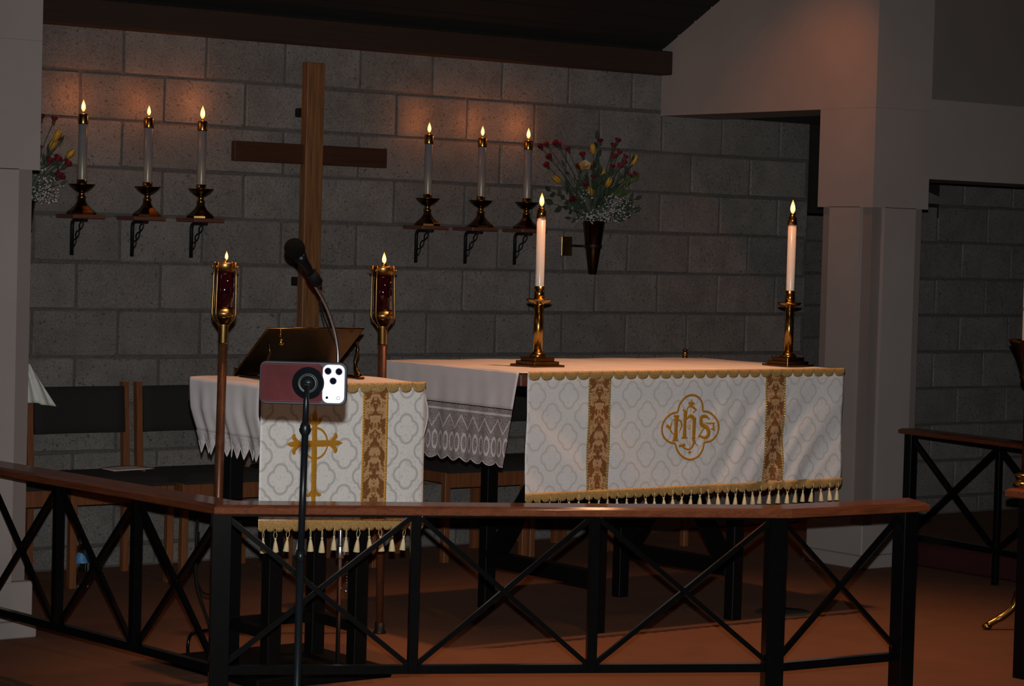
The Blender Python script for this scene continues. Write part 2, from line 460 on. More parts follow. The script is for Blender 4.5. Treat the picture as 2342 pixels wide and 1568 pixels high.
# side-aisle stretch of the same wall, seen through the right-hand opening
struct('wall_aisle', MB().box((6.05, .11, 1.0), (1.7, .20, 2.0)), 'mortar')
block_wall(bpy.data.objects['wall_aisle'], 5.2, 6.9, 0.0, 2.0, 0.0, None)
struct('wall_passage', MB().box((6.3, 1.81, 1.1), (2.4, .20, 2.2)), 'mortar')
block_wall(bpy.data.objects['wall_passage'], 5.5, 7.3, 0.0, 2.1, 1.7, None)
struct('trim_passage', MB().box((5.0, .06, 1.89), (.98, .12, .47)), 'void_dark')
# timber wall plate under the ceiling, and the sloping plank ceiling
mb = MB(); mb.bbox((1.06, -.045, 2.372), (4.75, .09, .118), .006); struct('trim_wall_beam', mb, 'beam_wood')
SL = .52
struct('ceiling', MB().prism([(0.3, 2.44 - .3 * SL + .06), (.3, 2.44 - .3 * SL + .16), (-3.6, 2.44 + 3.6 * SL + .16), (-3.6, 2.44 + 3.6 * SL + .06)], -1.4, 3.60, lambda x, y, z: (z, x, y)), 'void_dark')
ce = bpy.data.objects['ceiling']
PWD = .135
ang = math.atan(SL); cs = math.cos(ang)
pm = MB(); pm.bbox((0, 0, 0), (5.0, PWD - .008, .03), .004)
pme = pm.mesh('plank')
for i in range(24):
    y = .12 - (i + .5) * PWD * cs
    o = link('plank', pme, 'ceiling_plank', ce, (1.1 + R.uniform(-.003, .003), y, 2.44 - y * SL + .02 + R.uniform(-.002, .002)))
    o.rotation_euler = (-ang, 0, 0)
# right-hand header over the side opening, meeting the block wall
def gable(x0, x1, y0, y1, zb):
    poly = [(y0, zb), (y1, zb), (y1, 2.46 - y1 * SL), (y0, 2.46 - y0 * SL)]
    return MB().prism(poly, x0, x1, lambda x, y, z: (z, x, y))
struct('wall_right', gable(3.436, 3.80, -1.51, -.004, 2.112), 'wall_paint')
wr = bpy.data.objects['wall_right']
def column(name, x0, x1, y0, y1, nd=.080, sides=True):
    """square pillar whose four corners are rebated between plinth and capital"""
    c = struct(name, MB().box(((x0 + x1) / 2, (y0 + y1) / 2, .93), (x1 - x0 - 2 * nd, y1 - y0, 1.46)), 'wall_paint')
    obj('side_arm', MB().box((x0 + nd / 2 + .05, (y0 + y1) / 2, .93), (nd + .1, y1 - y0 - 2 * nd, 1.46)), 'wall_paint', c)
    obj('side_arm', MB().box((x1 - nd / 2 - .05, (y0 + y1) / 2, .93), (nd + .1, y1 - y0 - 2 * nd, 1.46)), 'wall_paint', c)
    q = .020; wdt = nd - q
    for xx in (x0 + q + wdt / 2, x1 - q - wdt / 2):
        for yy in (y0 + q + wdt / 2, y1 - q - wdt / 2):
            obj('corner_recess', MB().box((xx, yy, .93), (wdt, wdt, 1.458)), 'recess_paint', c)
    obj('capital', MB().box(((x0 + x1) / 2, (y0 + y1) / 2, 1.885), (x1 - x0, y1 - y0, .455)), 'wall_paint', c)
    b = MB(); b.bbox(((x0 + x1) / 2, (y0 + y1) / 2, .13), (x1 - x0 + .006, y1 - y0 + .006, .14), .004); obj('plinth', b, 'wall_paint', c)
    b = MB(); b.bbox(((x0 + x1) / 2, (y0 + y1) / 2, .03), (x1 - x0 + .03, y1 - y0 + .03, .06), .004); obj('base_skirting', b, 'wall_paint', c)
    return c
column('wall_right_pillar', 3.436, 3.80, -1.51, -1.152)
column('wall_left_pillar', -1.086, -.720, -1.51, -1.15)
# upper wall above the left pillar and aisle headers on the right, with a set-back panel above
struct('wall_left', MB().box((-.903, -1.33, 2.80), (.366, .36, 1.376)), 'wall_paint')
struct('wall_left_header', MB().box((-1.94, -1.33, 1.985), (1.68, .358, .37)), 'wall_paint')
struct('wall_right_aisle', MB().box((4.9, -1.33, 1.985), (2.2, .358, .37)), 'wall_paint')
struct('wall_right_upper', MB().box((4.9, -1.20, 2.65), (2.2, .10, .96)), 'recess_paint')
struct('wall_right_stile', MB().box((3.618, -1.4925, 2.66), (.362, .03, .98)), 'wall_paint')
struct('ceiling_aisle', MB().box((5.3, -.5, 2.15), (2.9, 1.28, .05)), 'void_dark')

# ------------------------------------------------------------------ cross on the wall
t = thing('wall_cross', 'large plain wooden cross hung on the block wall between the candle shelves', 'cross', (1.318, -.05, .95))
m = MB(); m.bbox((0, -.030, .642), (.092, .050, 1.284), .003); obj('upright', m, 'cross_upright_wood', t)
for sx in (-1, 1):
    m = MB(); m.bbox((sx * (.046 + .179), -.022, .872), (.358, .034, .088), .002); obj('crossbar_arm', m, 'cross_bar_wood', t)
for z in (.3, 1.06):
    m = MB(); m.bbox((-.02, .02, z), (.05, .06, .04), .003); obj('wall_bracket', m, 'iron', t)

# ------------------------------------------------------------------ wall shelves, candlesticks, candles
def shelf(x, label):
    t = thing('candle_shelf', label, 'shelf', (x, -.002, 1.511), 0, 'wall shelves for candlesticks')
    m = MB(); m.bbox((0, -.085, 0), (.150, .165, .018), .003); obj('shelf_board', m, 'shelf_wood', t)
    m = MB()
    m.tube([(-.0, -.010, -.165), (0, -.010, -.035), (0, -.016, -.020), (0, -.032, -.014), (0, -.140, -.014)], .0085, 8)
    obj('bracket', m, 'iron', t)
    for ph in (0, PI):
        pts = []
        for i in range(25):
            s = i / 24
            y, z = -.014 - .088 * s ** 1.15, -.132 + .112 * s
            wv = .0110 * math.sin(s * PI * 3 + ph)
            pts.append((.004 * math.cos(s * PI * 3 + ph), y + wv * .78, z + wv * .62 - 0.004))
        m = MB(); m.tube(pts, .0036, 6); obj('twisted_brace', m, 'iron', t)
    for z in (-.05, -.14):
        m = MB(); m.tube([(0, -.018, z), (0, -.0200, z)], .0035, 6); obj('screw', m, 'iron', t)
    return t
FLAME = MB().lathe([(.0001, -.003), (.0042, .002), (.0068, .010), (.0074, .017), (.0062, .027), (.0038, .037), (.0015, .044), (.0001, .049)], 12, cap=False).mesh('flame')
def flame(parent, z, s=1.0, dx=0.0, glow=.44):
    f = link('flame', FLAME, 'flame', parent, (dx, 0, z)); f.scale = (s * 1.25, s * 1.25, s)
    l = bpy.data.lights.new('candle_glow', 'POINT'); l.energy = glow; l.color = (1.0, .25, .048); l.shadow_soft_size = .012
    lo = bpy.data.objects.new('candle_glow', l); COL.objects.link(lo); lo.parent = f; lo.location = (0, 0, .060)
def stick_small():
    t = thing('candlestick', 'x', 'candlestick', (0, 0, 0), 0, 'brass candlesticks on the wall shelves')
    m = MB()
    m.lathe([(.0625, 0), (.0625, .008), (.054, .016), (.046, .022), (.030, .036), (.020, .052), (.016, .066)], 8, (0, 0, 0), False, PI / 8)
    obj('base', m, 'brass_dark', t)
    m = MB(); m.lathe([(.016, .064), (.0195, .068), (.0195, .074), (.014, .078), (.013, .092), (.016, .094)], 20); obj('stem', m, 'brass', t)
    m = MB(); m.lathe([(.012, .090), (.030, .098), (.046, .112), (.056, .124), (.058, .127), (.054, .125), (.042, .113), (.014, .100)], 28, cap=False); obj('drip_pan', m, 'brass_dark', t)
    m = MB(); m.lathe([(.0215, .100), (.0215, .146), (.0190, .146), (.0190, .104)], 24); obj('socket', m, 'brass', t)
    return t
def candle_small(label, h):
    t = thing('candle', label, 'candle', (0, 0, 0), 0, 'oil candles on the wall shelves')
    m = MB(); m.lathe([(.0186, 0), (.0192, .002), (.0192, h - .001), (.018, h)], 24); obj('candle_shell', m, 'wax', t)
    m = MB(); m.lathe([(.0212, h - .004), (.0216, h), (.0216, h + .036), (.019, h + .040), (.007, h + .041), (.005, h + .046)], 24); obj('brass_follower', m, 'brass', t)
    m = MB(); m.tube([(0, 0, h + .044), (0, 0, h + .054)], .0016, 6); obj('wick', m, 'iron', t)
    return t, h + .051
SX = [.170, .457, .748, 1.950, 2.235, 2.530]
CX = [.167, .478, .741, 1.947, 2.255, 2.528]
FS = [1.0, .86, 1.14, .96, .94, 1.02]
PL = ['leftmost, nearest the left pillar', 'middle one left of the cross', 'nearest left of the cross', 'nearest right of the cross', 'middle one right of the cross', 'rightmost, beside the vase of flowers']
for i in range(6): shelf(SX[i], 'small wooden wall shelf on a twisted iron bracket, ' + PL[i])
s0 = stick_small()
for i in range(6):
    lab = 'short brass candlestick with wide pan on wall shelf, ' + PL[i]
    if i == 0: s0.location = (CX[i], -.1, 1.5205); s0['label'] = lab
    else: dup(s0, (CX[i], -.1, 1.5205), .1 * i, lab)
    c, zf = candle_small('lit white oil candle in wall candlestick, ' + PL[i], .276)
    c.location = (CX[i], -.1, 1.6265)
    flame(c, zf, FS[i])

# ------------------------------------------------------------------ wall vases and flowers
def vase(x, label):
    t = thing('wall_vase', label, 'vase', (x, -.16, 1.31))
    m = MB(); m.lathe([(.019, 0), (.021, .004), (.036, .11), (.055, .256), (.057, .258), (.053, .256), (.034, .115), (.018, .010)], 32, cap=False)
    m.lathe([(.0001, .004), (.020, .004)], 32, cap=False); obj('cone', m, 'vase_metal', t)
    m = MB(); m.lathe([(.0412, .128), (.0420, .130), (.0435, .142), (.0428, .144)], 32, cap=False); obj('holder_ring', m, 'iron', t)
    m = MB(); m.tube([(-.04, .0, .136), (-.058, .04, .136), (-.05, .1, .136), (-.042, .152, .136)], .006, 8); obj('holder_arm', m, 'iron', t)
    m = MB(); m.bbox((-.042, .155, .133), (.066, .008, .096), .002); obj('wall_plate', m, 'gold_plate', t)
    m = MB(); m.lathe([(.004, -.001), (.004, .002), (.002, .003)], 8, (-.042, .151, .165), True, 0, Matrix.Rotation(PI / 2, 3, 'X')); obj('screw', m, 'iron', t)
    return t
vase(2.897, 'dark brass cone vase on the wall right of the candle shelves')
vase(-.135, 'dark brass cone vase half hidden behind the left pillar')
def stem_pts(bx, bz, by, k=6):
    a = Vector((bx * .12, by * .1, .01)); b = Vector((bx, by, bz))
    out = []
    for i in range(k + 1):
        s = i / k
        p = a.lerp(b, s); p.x += -bx * .10 * math.sin(PI * s); out.append(p)
    return out
def petal_cup(r, h, n, flare, wob, seed):
    q = random.Random(seed); m = MB()
    for L, (rr, hh) in enumerate(((r, h), (r * .72, h * 1.12), (r * .4, h * 1.2))):
        ns = 18
        def fn(u, v, rr=rr, hh=hh, L=L):
            a = 2 * PI * u
            fr = 1 + wob * math.sin(a * n + L) + wob * .6 * math.sin(a * (n * 2 + 1))
            rad = rr * (.18 + .82 * v ** flare) * (fr if v > .5 else 1)
            return (rad * math.cos(a), rad * math.sin(a), hh * v * (1 + (.12 * math.sin(a * n * 1.5 + L) if v > .9 else 0)))
        m.grid(fn, ns, 4)
    return m
CARN = [petal_cup(.0125, .016, 6, .6, .10, k).mesh('bloom') for k in range(2)]
TUL = MB()
for k in range(6):
    a = k * PI / 3; rr = 1.0 if k % 2 else .86
    def fn(u, v, a=a, rr=rr):
        wd = .95 * math.sin(PI * min(.98, .12 + .86 * v)) ** .7
        th = a + (u - .5) * wd
        rad = .0125 * rr * math.sin(PI * (.12 + .72 * v)) ** .8
        return (rad * math.cos(th), rad * math.sin(th), .042 * v)
    TUL.grid(fn, 4, 6)
TULM = TUL.mesh('bloom')
CALYX = MB().lathe([(.002, -.014), (.0055, -.008), (.006, 0), (.007, .006)], 8, cap=False).mesh('calyx')
ROSE = MB()
for L in range(4):
    def fn(u, v, L=L):
        a = 2 * PI * u + L
        rad = (.022 - .0045 * L) * (.25 + .75 * v ** .7) * (1 + .07 * math.sin(5 * a))
        return (rad * math.cos(a), rad * math.sin(a), .020 * v * (1 + .18 * L))
    ROSE.grid(fn, 20, 4)
ROSE.ball((0, 0, .012), .007, 10, 6)
ROSEM = ROSE.mesh('bloom')
def flower(kind, origin, bx, bz, by, label, group, mesh, mat, sc=1.0, face=0.35):
    t = thing(kind, label, 'flower', origin, 0, group)
    P = stem_pts(bx, bz, by)
    m = MB(); m.tube(P, [.0022] * (len(P) - 1) + [.0026], 6); obj('stem', m, 'stem_green', t)
    d = (P[-1] - P[-2]).normalized(); d = (d + Vector((-.25, -face, 0)) + Vector((R.uniform(-.2, .2), R.uniform(-.1, .1), R.uniform(-.1, .2)))).normalized()
    b = link('bloom', mesh, None, t, P[-1])
    if not mesh.materials: mesh.materials.append(M[mat])
    b.material_slots[0].link = 'OBJECT'; b.material_slots[0].material = M[mat]
    b.rotation_mode = 'QUATERNION'; b.rotation_quaternion = d.to_track_quat('Z', 'Y'); b.scale = (sc,) * 3
    if kind == 'carnation':
        c = link('calyx', CALYX, 'stem_green', t, P[-1]); c.rotation_mode = 'QUATERNION'; c.rotation_quaternion = b.rotation_quaternion; c.scale = (sc,) * 3
        c.parent = t
    else:
        m = MB()
        e = P[-2]
        m.grid(lambda u, v: (e.x + (u - .5) * .012 * math.sin(PI * min(.97, v + .05)) - .02 * v, e.y - .012 * v - .02 * v * v, e.z - .03 + .055 * v), 2, 5)
        obj('leaf', m, 'leaf_green', t, solid=.0006)
    return t
def leaf_fn(m, base, d, ln, wd, droop):
    d = Vector(d).normalized(); sd = d.cross(Vector((0.15, 1, 0.2))).normalized(); nn = d.cross(sd)
    def fn(u, v):
        s = math.sin(PI * v ** .85)
        return Vector(base) + d * ln * v + sd * (u - .5) * wd * s + nn * (abs(u - .5) * .3 * wd * s + droop * v * v * ln)
    m.grid(fn, 4, 8)
def branch(origin, bx, bz, by, label, group, n, ln, wd, mat):
    t = thing('leaf_branch', label, 'foliage', origin, 0, group)
    P = stem_pts(bx, bz, by, 7)
    m = MB(); m.tube(P, [.0026 - .0002 * i for i in range(len(P))], 6); obj('stem', m, 'stem_green', t)
    for i in range(n):
        s = 1 - i / max(1, n) * .55
        k = s * (len(P) - 1); j = min(int(k), len(P) - 2); p = P[j].lerp(P[j + 1], k - j)
        d = (P[-1] - P[0]).normalized()
        side = (0, 1, -1)[i % 3] if i else 0
        dd = d + Vector((-d.z, R.uniform(-.4, .1), d.x)) * side * .9
        m = MB(); leaf_fn(m, p, dd, ln * R.uniform(.8, 1.1), wd, R.uniform(-.1, .25)); obj('leaf', m, mat, t, solid=.0006)
    return t
def gyp(origin, clusters, label, seed):
    q = random.Random(seed); m = MB(); sm = MB()
    for (cx, cz, rx, rz, n) in clusters:
        for i in range(n):
            a = q.uniform(0, 2 * PI); rr = math.sqrt(q.random())
            p = Vector((cx + rx * rr * math.cos(a), q.uniform(-.09, .03), cz + rz * rr * math.sin(a)))
            m.ball(p, q.uniform(.0030, .0058), 5, 3, (1, 1, .8))
            if i % 4 == 0: sm.tube([(p.x * .15, 0, .0), (p.x * .7, p.y * .6, p.z * .6), p], .0006, 3, False)
    o = obj('babys_breath', m, 'gypsophila', None, origin); o['kind'] = 'stuff'
    obj('fine_stems', sm, 'stem_green', o)['kind'] = 'stuff'
    return tag(o, label, 'flower')
RED = [(-.338, .342), (-.3, .354), (-.261, .361), (-.209, .351), (-.169, .337), (-.129, .311), (-.291, .294), (-.294, .256), (-.088, .252), (.016, .384), (.093, .388), (.121, .365), (.108, .334), (.073, .31), (.15, .313), (.171, .288), (.124, .265), (.071, .263), (.106, .234), (.17, .226), (.21, .235), (-.037, .205), (-.075, .17), (-.082, .103), (-.184, .1), (.007, .111), (-.028, .254)]
YEL = [(-.068, .347), (.228, .306), (-.079, .27), (-.004, .214), (.042, .231), (.03, .189), (-.041, .146), (-.234, .202)]
VO = Vector((2.897, -.16, 1.565)); VO2 = Vector((-.130, -.16, 1.565))
def arrange(VO, red, yel, where):
    for i, (x, z) in enumerate(sorted(red)):
        y = R.uniform(-.07, .02)
        if where == 'R':
            lab = 'small red carnation, %s red bloom from the left in the right wall vase' % ORD[i]
        else: lab = 'small red carnation, %s red bloom from the left in the half-hidden left vase' % ORD[i]
        flower('carnation', VO, x, z, y, lab, 'red carnations in the wall vases', CARN[i % 2], 'petal_red' if i % 3 else 'petal_crimson', R.uniform(1.1, 1.5) * (1.35 if (x, z) in ((-.088, .252), (.073, .31), (.116, .17)) else 1.0))
    for i, (x, z) in enumerate(sorted(yel)):
        y = R.uniform(-.08, .0)
        lab = 'yellow tulip, %s yellow bloom from the left in the %s' % (ORD[i], 'right wall vase' if where == 'R' else 'half-hidden left vase')
        flower('tulip', VO, x, z - .02, y, lab, 'yellow tulips in the wall vases', TULM, 'petal_yellow', R.uniform(1.0, 1.35), .15)
arrange(VO, RED, YEL, 'R')
flower('ranunculus', VO, -.131, .258, -.08, 'open cream flower with dark eye in the right wall vase', None, ROSEM, 'petal_cream', 1.15, 1.2)
BR = [(-.027, .400, 5, .05, .026, 'leaf_green'), (-.305, .141, 6, .045, .022, 'leaf_green'), (-.265, .080, 3, .062, .028, 'leaf_green'), (-.189, .059, 4, .04, .018, 'leaf_green'), (.235, .119, 4, .05, .02, 'leaf_green'), (.215, .09, 4, .05, .018, 'leaf_green'),
      (-.141, .014, 3, .035, .012, 'leaf_green'), (.165, .183, 4, .085, .03, 'leaf_light'), (.205, .20, 4, .075, .03, 'leaf_light'), (.06, .17, 6, .06, .03, 'leaf_green'), (-.06, .19, 6, .06, .03, 'leaf_green'), (-.16, .16, 5, .05, .016, 'leaf_green'), (.12, .14, 6, .06, .03, 'leaf_green'), (.0, .10, 6, .06, .03, 'leaf_green'), (.17, .24, 4, .045, .02, 'leaf_green'), (-.03, .30, 4, .05, .016, 'leaf_green'), (-.02, .22, 7, .07, .036, 'leaf_green'), (.08, .22, 7, .065, .034, 'leaf_green'), (-.10, .10, 7, .06, .030, 'leaf_green'), (.20, .30, 4, .04, .014, 'leaf_green'), (-.22, .26, 4, .04, .010, 'leaf_green'), (.19, .06, 6, .06, .028, 'leaf_green')]
for i, b in enumerate(sorted(BR)):
    branch(VO, b[0], b[1], R.uniform(-.05, .03), 'green leafy sprig, %s sprig from the left in the right wall vase' % ORD[i], 'leafy sprigs in the wall vases', b[2], b[3], b[4], b[5])
gyp(VO, [(.085, .068, .110, .072, 210), (-.06, .018, .05, .03, 36), (-.095, .12, .03, .03, 16), (.02, .03, .09, .035, 60)], 'cloud of white babys breath at the mouth of the right wall vase', 3)
arrange(VO2, [(.061, .339), (.104, .333), (.056, .275), (.12, .254), (.059, .213), (.116, .17), (.165, .153), (.086, .162), (.116, .107), (.145, .103), (.019, .098)], [(.098, .275), (.046, .235), (.092, .235), (.153, .205)], 'L')
BR2 = [(.172, .245, 3, .05, .012, 'leaf_green'), (.193, .183, 3, .05, .014, 'leaf_green'), (.094, .143, 5, .06, .026, 'leaf_light'), (.121, .222, 4, .06, .02, 'leaf_green'), (.145, .075, 3, .04, .012, 'leaf_green'), (.05, .25, 5, .06, .022, 'leaf_green'), (.06, .17, 5, .06, .024, 'leaf_green')]
for i, b in enumerate(sorted(BR2)):
    branch(VO2, b[0], b[1], R.uniform(-.05, .03), 'green leafy sprig, %s sprig from the left in the half-hidden left vase' % ORD[i], 'leafy sprigs in the wall vases', b[2], b[3], b[4], b[5])
gyp(VO2, [(.075, .05, .07, .055, 120), (.045, .12, .03, .04, 30), (.09, .02, .06, .03, 50)], 'cloud of white babys breath at the mouth of the half-hidden left vase', 5)

# ------------------------------------------------------------------ row of chairs along the wall
def make_chair():
    t = thing('side_chair', 'x', 'chair', (0, 0, 0), 0, 'wooden chairs along the block wall')
    for sx in (-1, 1):
        m = MB(); m.tube([(sx * .224, .0, 0), (sx * .224, .006, .40), (sx * .224, .034, .81)], .0205, 4, smooth=False)
        m.v = [(x * 1.0, y, z) for x, y, z in m.v]; obj('rear_leg', m, 'chair_wood', t)
        m = MB(); m.bbox((sx * .222, -.385, .205), (.030, .034, .41), .003); obj('front_leg', m, 'chair_wood', t)
        m = MB(); m.bbox((sx * .222, -.19, .385), (.026, .36, .05), .003); obj('side_rail', m, 'chair_wood', t)
    m = MB(); m.bbox((0, -.385, .373), (.414, .022, .07), .003); obj('front_rail', m, 'chair_wood', t)
    m = MB(); m.bbox((0, .0, .385), (.414, .022, .05), .003); obj('rear_rail', m, 'chair_wood', t)
    m = MB()
    def top(u, v):
        x = (u - .5) * .47; y = -.42 + v * .40; e = min(min(u, 1 - u) * 6, min(v, 1 - v) * 6, 1)
        return (x, y, .418 + .034 * math.sqrt(max(0, 1 - (1 - e) ** 2)))
    m.grid(top, 20, 16); m.box((0, -.22, .414), (.468, .398, .014)); obj('seat', m, 'dark_fabric', t)
    m = MB(); m.grid(lambda u, v: ((u - .5) * .420, .020 + .018 * v - .012 + .012 * (2 * u - 1) ** 2 * -1, .597 + v * .196), 10, 4)
    obj('back_panel', m, 'dark_fabric', t, solid=.022)
    return t
chX = [-.335, .172, .686, 1.20, 2.03, 2.52, 3.02]
chL = ['wooden chair with dark fabric mostly hidden behind the left pillar', 'wooden chair with dark fabric back, beside the bottle and holding a white paper',
       'wooden chair with dark fabric back just right of the papered chair', 'dark wooden chair hidden behind the lectern, third back visible from left pillar',
       'dark wooden chair glimpsed between lectern and altar under the lace hem', 'dark wooden chair standing behind the left half of the altar', 'dark wooden chair standing behind the right half of the altar']
ch0 = make_chair()
for i, x in enumerate(chX):
    if i == 0: ch0.location = (x, -.115, 0); ch0['label'] = chL[0]
    else: dup(ch0, (x, -.115, 0), 0, chL[i])
# paper on the seat, white cloth on the post, bottle
m = MB(); m.grid(lambda u, v: (.215 + u * .19, -.35 + v * .13, .4555 + .006 * math.sin(u * 3.0) * (v) + .004 * u), 8, 5)
tag(obj('paper_sheet', m, 'paper', None, solid=.0008), 'creased white paper lying on the dark chair seat near the left pillar', 'paper')
m = MB()
def drape(u, v):
    wd = .05 + .105 * v
    x = -.135 + wd * u * 1.0 + .0 * v
    return (x, -.165 - .03 * v + .010 * math.sin(u * 14 + v * 2), .895 - .158 * v - .018 * u * v * (1 if u > .5 else .4) + .0)
m.grid(drape, 18, 12)
tag(obj('white_cloth', m, 'white_cloth', None, solid=.006), 'white satin cloth draped over the chair back beside the left pillar', 'cloth')
t = thing('water_bottle', 'clear plastic water bottle with blue label on the floor by a chair leg', 'bottle', (.012, -.47, 0))
m = MB(); m.lathe([(.0001, .004), (.022, .003), (.030, .0), (.0325, .006), (.0325, .03), (.0305, .04), (.0325, .05), (.031, .062), (.0325, .072), (.031, .085), (.0325, .094), (.0325, .135), (.027, .155), (.015, .172), (.0125, .178), (.0125, .188)], 24, cap=False); obj('bottle_body', m, 'clear_plastic', t)
m = MB(); m.lathe([(.0331, .100), (.0331, .132)], 24, cap=False); obj('label_band', m, 'label_blue', t)
m = MB(); m.lathe([(.014, .182), (.014, .196), (.0001, .197)], 16); obj('cap', m, 'paper', t)

# ------------------------------------------------------------------ processional torches
def torch(loc, label, tilt, fs, k=1.0, zt=1.35):
    def H(m):
        m.v = [(x * k, y * k, (z - 1.35) * k + zt) for x, y, z in m.v]; return m
    t = thing('processional_torch', label, 'torch', loc, 0, 'processional torches beside the lectern')
    t.rotation_euler = tilt
    m = MB(); m.lathe([(.0135, .02), (.0150, .5), (.0158 * k, zt - .28 * k)], 20); obj('pole', m, 'copper_pole', t)
    m = MB(); m.lathe([(.024, .0), (.024, .006), (.018, .012), (.017, .04)], 24); obj('foot', m, 'iron', t)
    m = MB(); m.lathe([(.0165, 1.064), (.0176, 1.068), (.0176, 1.130), (.0185, 1.134)], 20); obj('collar', H(m), 'brass_satin', t)
    m = MB(); m.lathe([(.018, 1.132), (.028, 1.144), (.0360, 1.156), (.0365, 1.160)], 24); obj('cup', H(m), 'brass_dark', t)
    m = MB(); m.lathe([(.0370, 1.158), (.0370, 1.187), (.0352, 1.186)], 28); obj('lower_ring', H(m), 'brass_satin', t)
    m = MB(); m.lathe([(.0345, 1.184), (.0345, 1.323)], 28); obj('glass', H(m), 'red_glass', t)
    m = MB(); m.lathe([(.0352, 1.320), (.0372, 1.320), (.0372, 1.346), (.036, 1.350), (.012, 1.347), (.006, 1.352), (.006, 1.357)], 28); obj('upper_ring', H(m), 'brass_satin', t)
    for j in range(4):
        a = j * PI / 2 + .45
        c, s = math.cos(a), math.sin(a)
        m = MB(); m.tube([(.017 * c, .017 * s, 1.118), (.021 * c, .021 * s, 1.130), (.047 * c, .047 * s, 1.158), (.050 * c, .050 * s, 1.172), (.047 * c, .047 * s, 1.30), (.044 * c, .044 * s, 1.352)], .0031, 8); obj('guard_rod', H(m), 'brass_satin', t)
        m = MB(); m.tube([(.036 * c, .036 * s, 1.335), (.052 * c, .052 * s, 1.335)], .0032, 6); m.ball((.053 * c, .053 * s, 1.335), .005, 8, 5); obj('pin', H(m), 'brass_satin', t)
    m = MB(); m.tube([(0, 0, 1.350), (0, 0, 1.364)], .002, 6); obj('wick', H(m), 'iron', t)
    flame(t, .010 * k + zt, fs, .004, .35)
    return t
torch((-.632, -2.640, 0), 'copper-poled processional torch with red glass, left of the lectern', (0, .008, 0), .58, .905, 1.358)
torch((.435, -2.015, 0), 'copper-poled processional torch with red glass, right of the lectern', (.012, -.026, 0), .85)

# ------------------------------------------------------------------ altar
AX0, AX1, AYF, AYB, AZ = .715, 2.315, -2.468, -1.595, .980
t = thing('altar_table', 'black-legged altar table under the white cloth', 'table', (1.512, -2.03, 0))
def T(x, y): return (x - 1.512, y + 2.03)
m = MB(); m.bbox((0, 0, .955), (AX1 - AX0 - .01, AYB - AYF - .01, .044), .004); obj('tabletop', m, 'shelf_wood', t)
for sx in (-1, 1):
    for sy in (-1, 1):
        m = MB(); m.bbox((sx * .345, sy * .345, .467), (.05, .05, .934), .002); obj('leg', m, 'black_table', t)
    m = MB(); m.bbox((sx * .345, 0, .20), (.046, .64, .062), .002); obj('stretcher', m, 'black_table', t)
    m = MB(); m.tube([(sx * .345, .31, .20), (sx * .345, -.02, .60)], .038, 4, smooth=False); obj('brace', m, 'black_table', t)
    if sx == 1:
        m = MB(); m.tube([(sx * .345, -.31, .20), (sx * .345, .02, .60)], .038, 4, smooth=False); obj('brace', m, 'black_table', t)
m = MB(); m.bbox((0, 0, .90), (.70, .06, .06), .002); m.bbox((-.345, 0, .90), (.06, .66, .06), .002); m.bbox((.345, 0, .90), (.06, .66, .06), .002); obj('apron', m, 'black_table', t)
# altar linen: top plus side falls with lace
t = thing('altar_linen', 'white altar cloth with a deep lace border falling at the side', 'cloth', (0, 0, 0))
m = MB(); m.grid(lambda u, v: (AX0 + (AX1 - AX0) * u, AYF + (AYB - AYF) * v, AZ + .0025 + .002 * math.sin(u * 31 + v * 5) * math.sin(v * 9)), 60, 30); obj('top_cloth', m, 'linen', t, solid=.002)
def side(x, s):
    def fold(y, z):
        d = (AZ - z)
        return s * (.004 + .03 * d * (.5 + .5 * math.sin(y * 33 + .6)) * .5 + .010 * d * math.sin(y * 71) + .02 * d)
    def yl(u, d): return -1.60 + (AYF + .012 + 1.60 + .20 * d) * u
    m = MB(); m.grid(lambda u, v: (x - fold(yl(u, .135 * v), AZ - .135 * v), yl(u, .135 * v), AZ + .003 - .135 * v), 50, 10); obj('side_fall', m, 'linen', t, solid=.0015)
    m = MB()
    def low(u, v):
        y = yl(u, .135 + .215 * v)
        zb = .640 - .016 * abs(math.sin((y + 1.6) * PI / .074)) * 1.0 + .012
        z = .845 + (zb - .845) * v
        return (x - fold(y, z), y, z)
    m.grid(low, 140, 14); obj('lace_border', m, 'lace', t)
    m = MB(); pts = [low(i / 140, 1) for i in range(141)]; m.tube(pts, .0018, 5); obj('lace_edging', m, 'linen', t)
side(AX0, 1.0)
side(AX1, -1.0)

# frontal ------------------------------------------------------------
FX0, FX1, FZ0, FZ1 = .722, 2.305, .532, .987
FC = 1.512
def ffold(x, z):
    d = (FZ1 - z) / .47
    s = max(0.0, min(1.0, (x - 1.35) / .5)); l = max(0.0, min(1.0, (1.45 - x) / .5))
    env = max(0, min(1, d * 3.0))
    wp = .022 * math.sin(7 * x + 9 * z) + .015 * math.sin(13 * x - 5 * z + 1)
    a = .0026 * s * (.7 + .5 * math.sin(6 * x + 4 * z)) * math.sin(2 * PI * (1.25 * x - .95 * z + wp) / .155 + .6) + .0042 * s * math.sin(2 * PI * (1.1 * x - .8 * z + wp) / .29 + 1.0)
    b = .0036 * l * math.sin(2 * PI * (1.0 * x + 1.0 * z + wp) / .30 + .4)
    return env * (a + b) * (.5 + .6 * d)
FY = -2.482
def fmap(x, z, off): return (x - FC, FY - .012 - ffold(x, z) - off, z)
t = thing('altar_frontal', 'wide white brocade frontal with gold IHS emblem hanging on the altar front', 'altar cloth', (FC, 0, 0))
m = MB(); m.grid(lambda u, v: fmap(FX0 + (FX1 - FX0) * u, FZ0 + (FZ1 - FZ0) * v, 0), 150, 50)
fo = obj('brocade_panel', m, 'brocade_altar', t, solid=.0015)
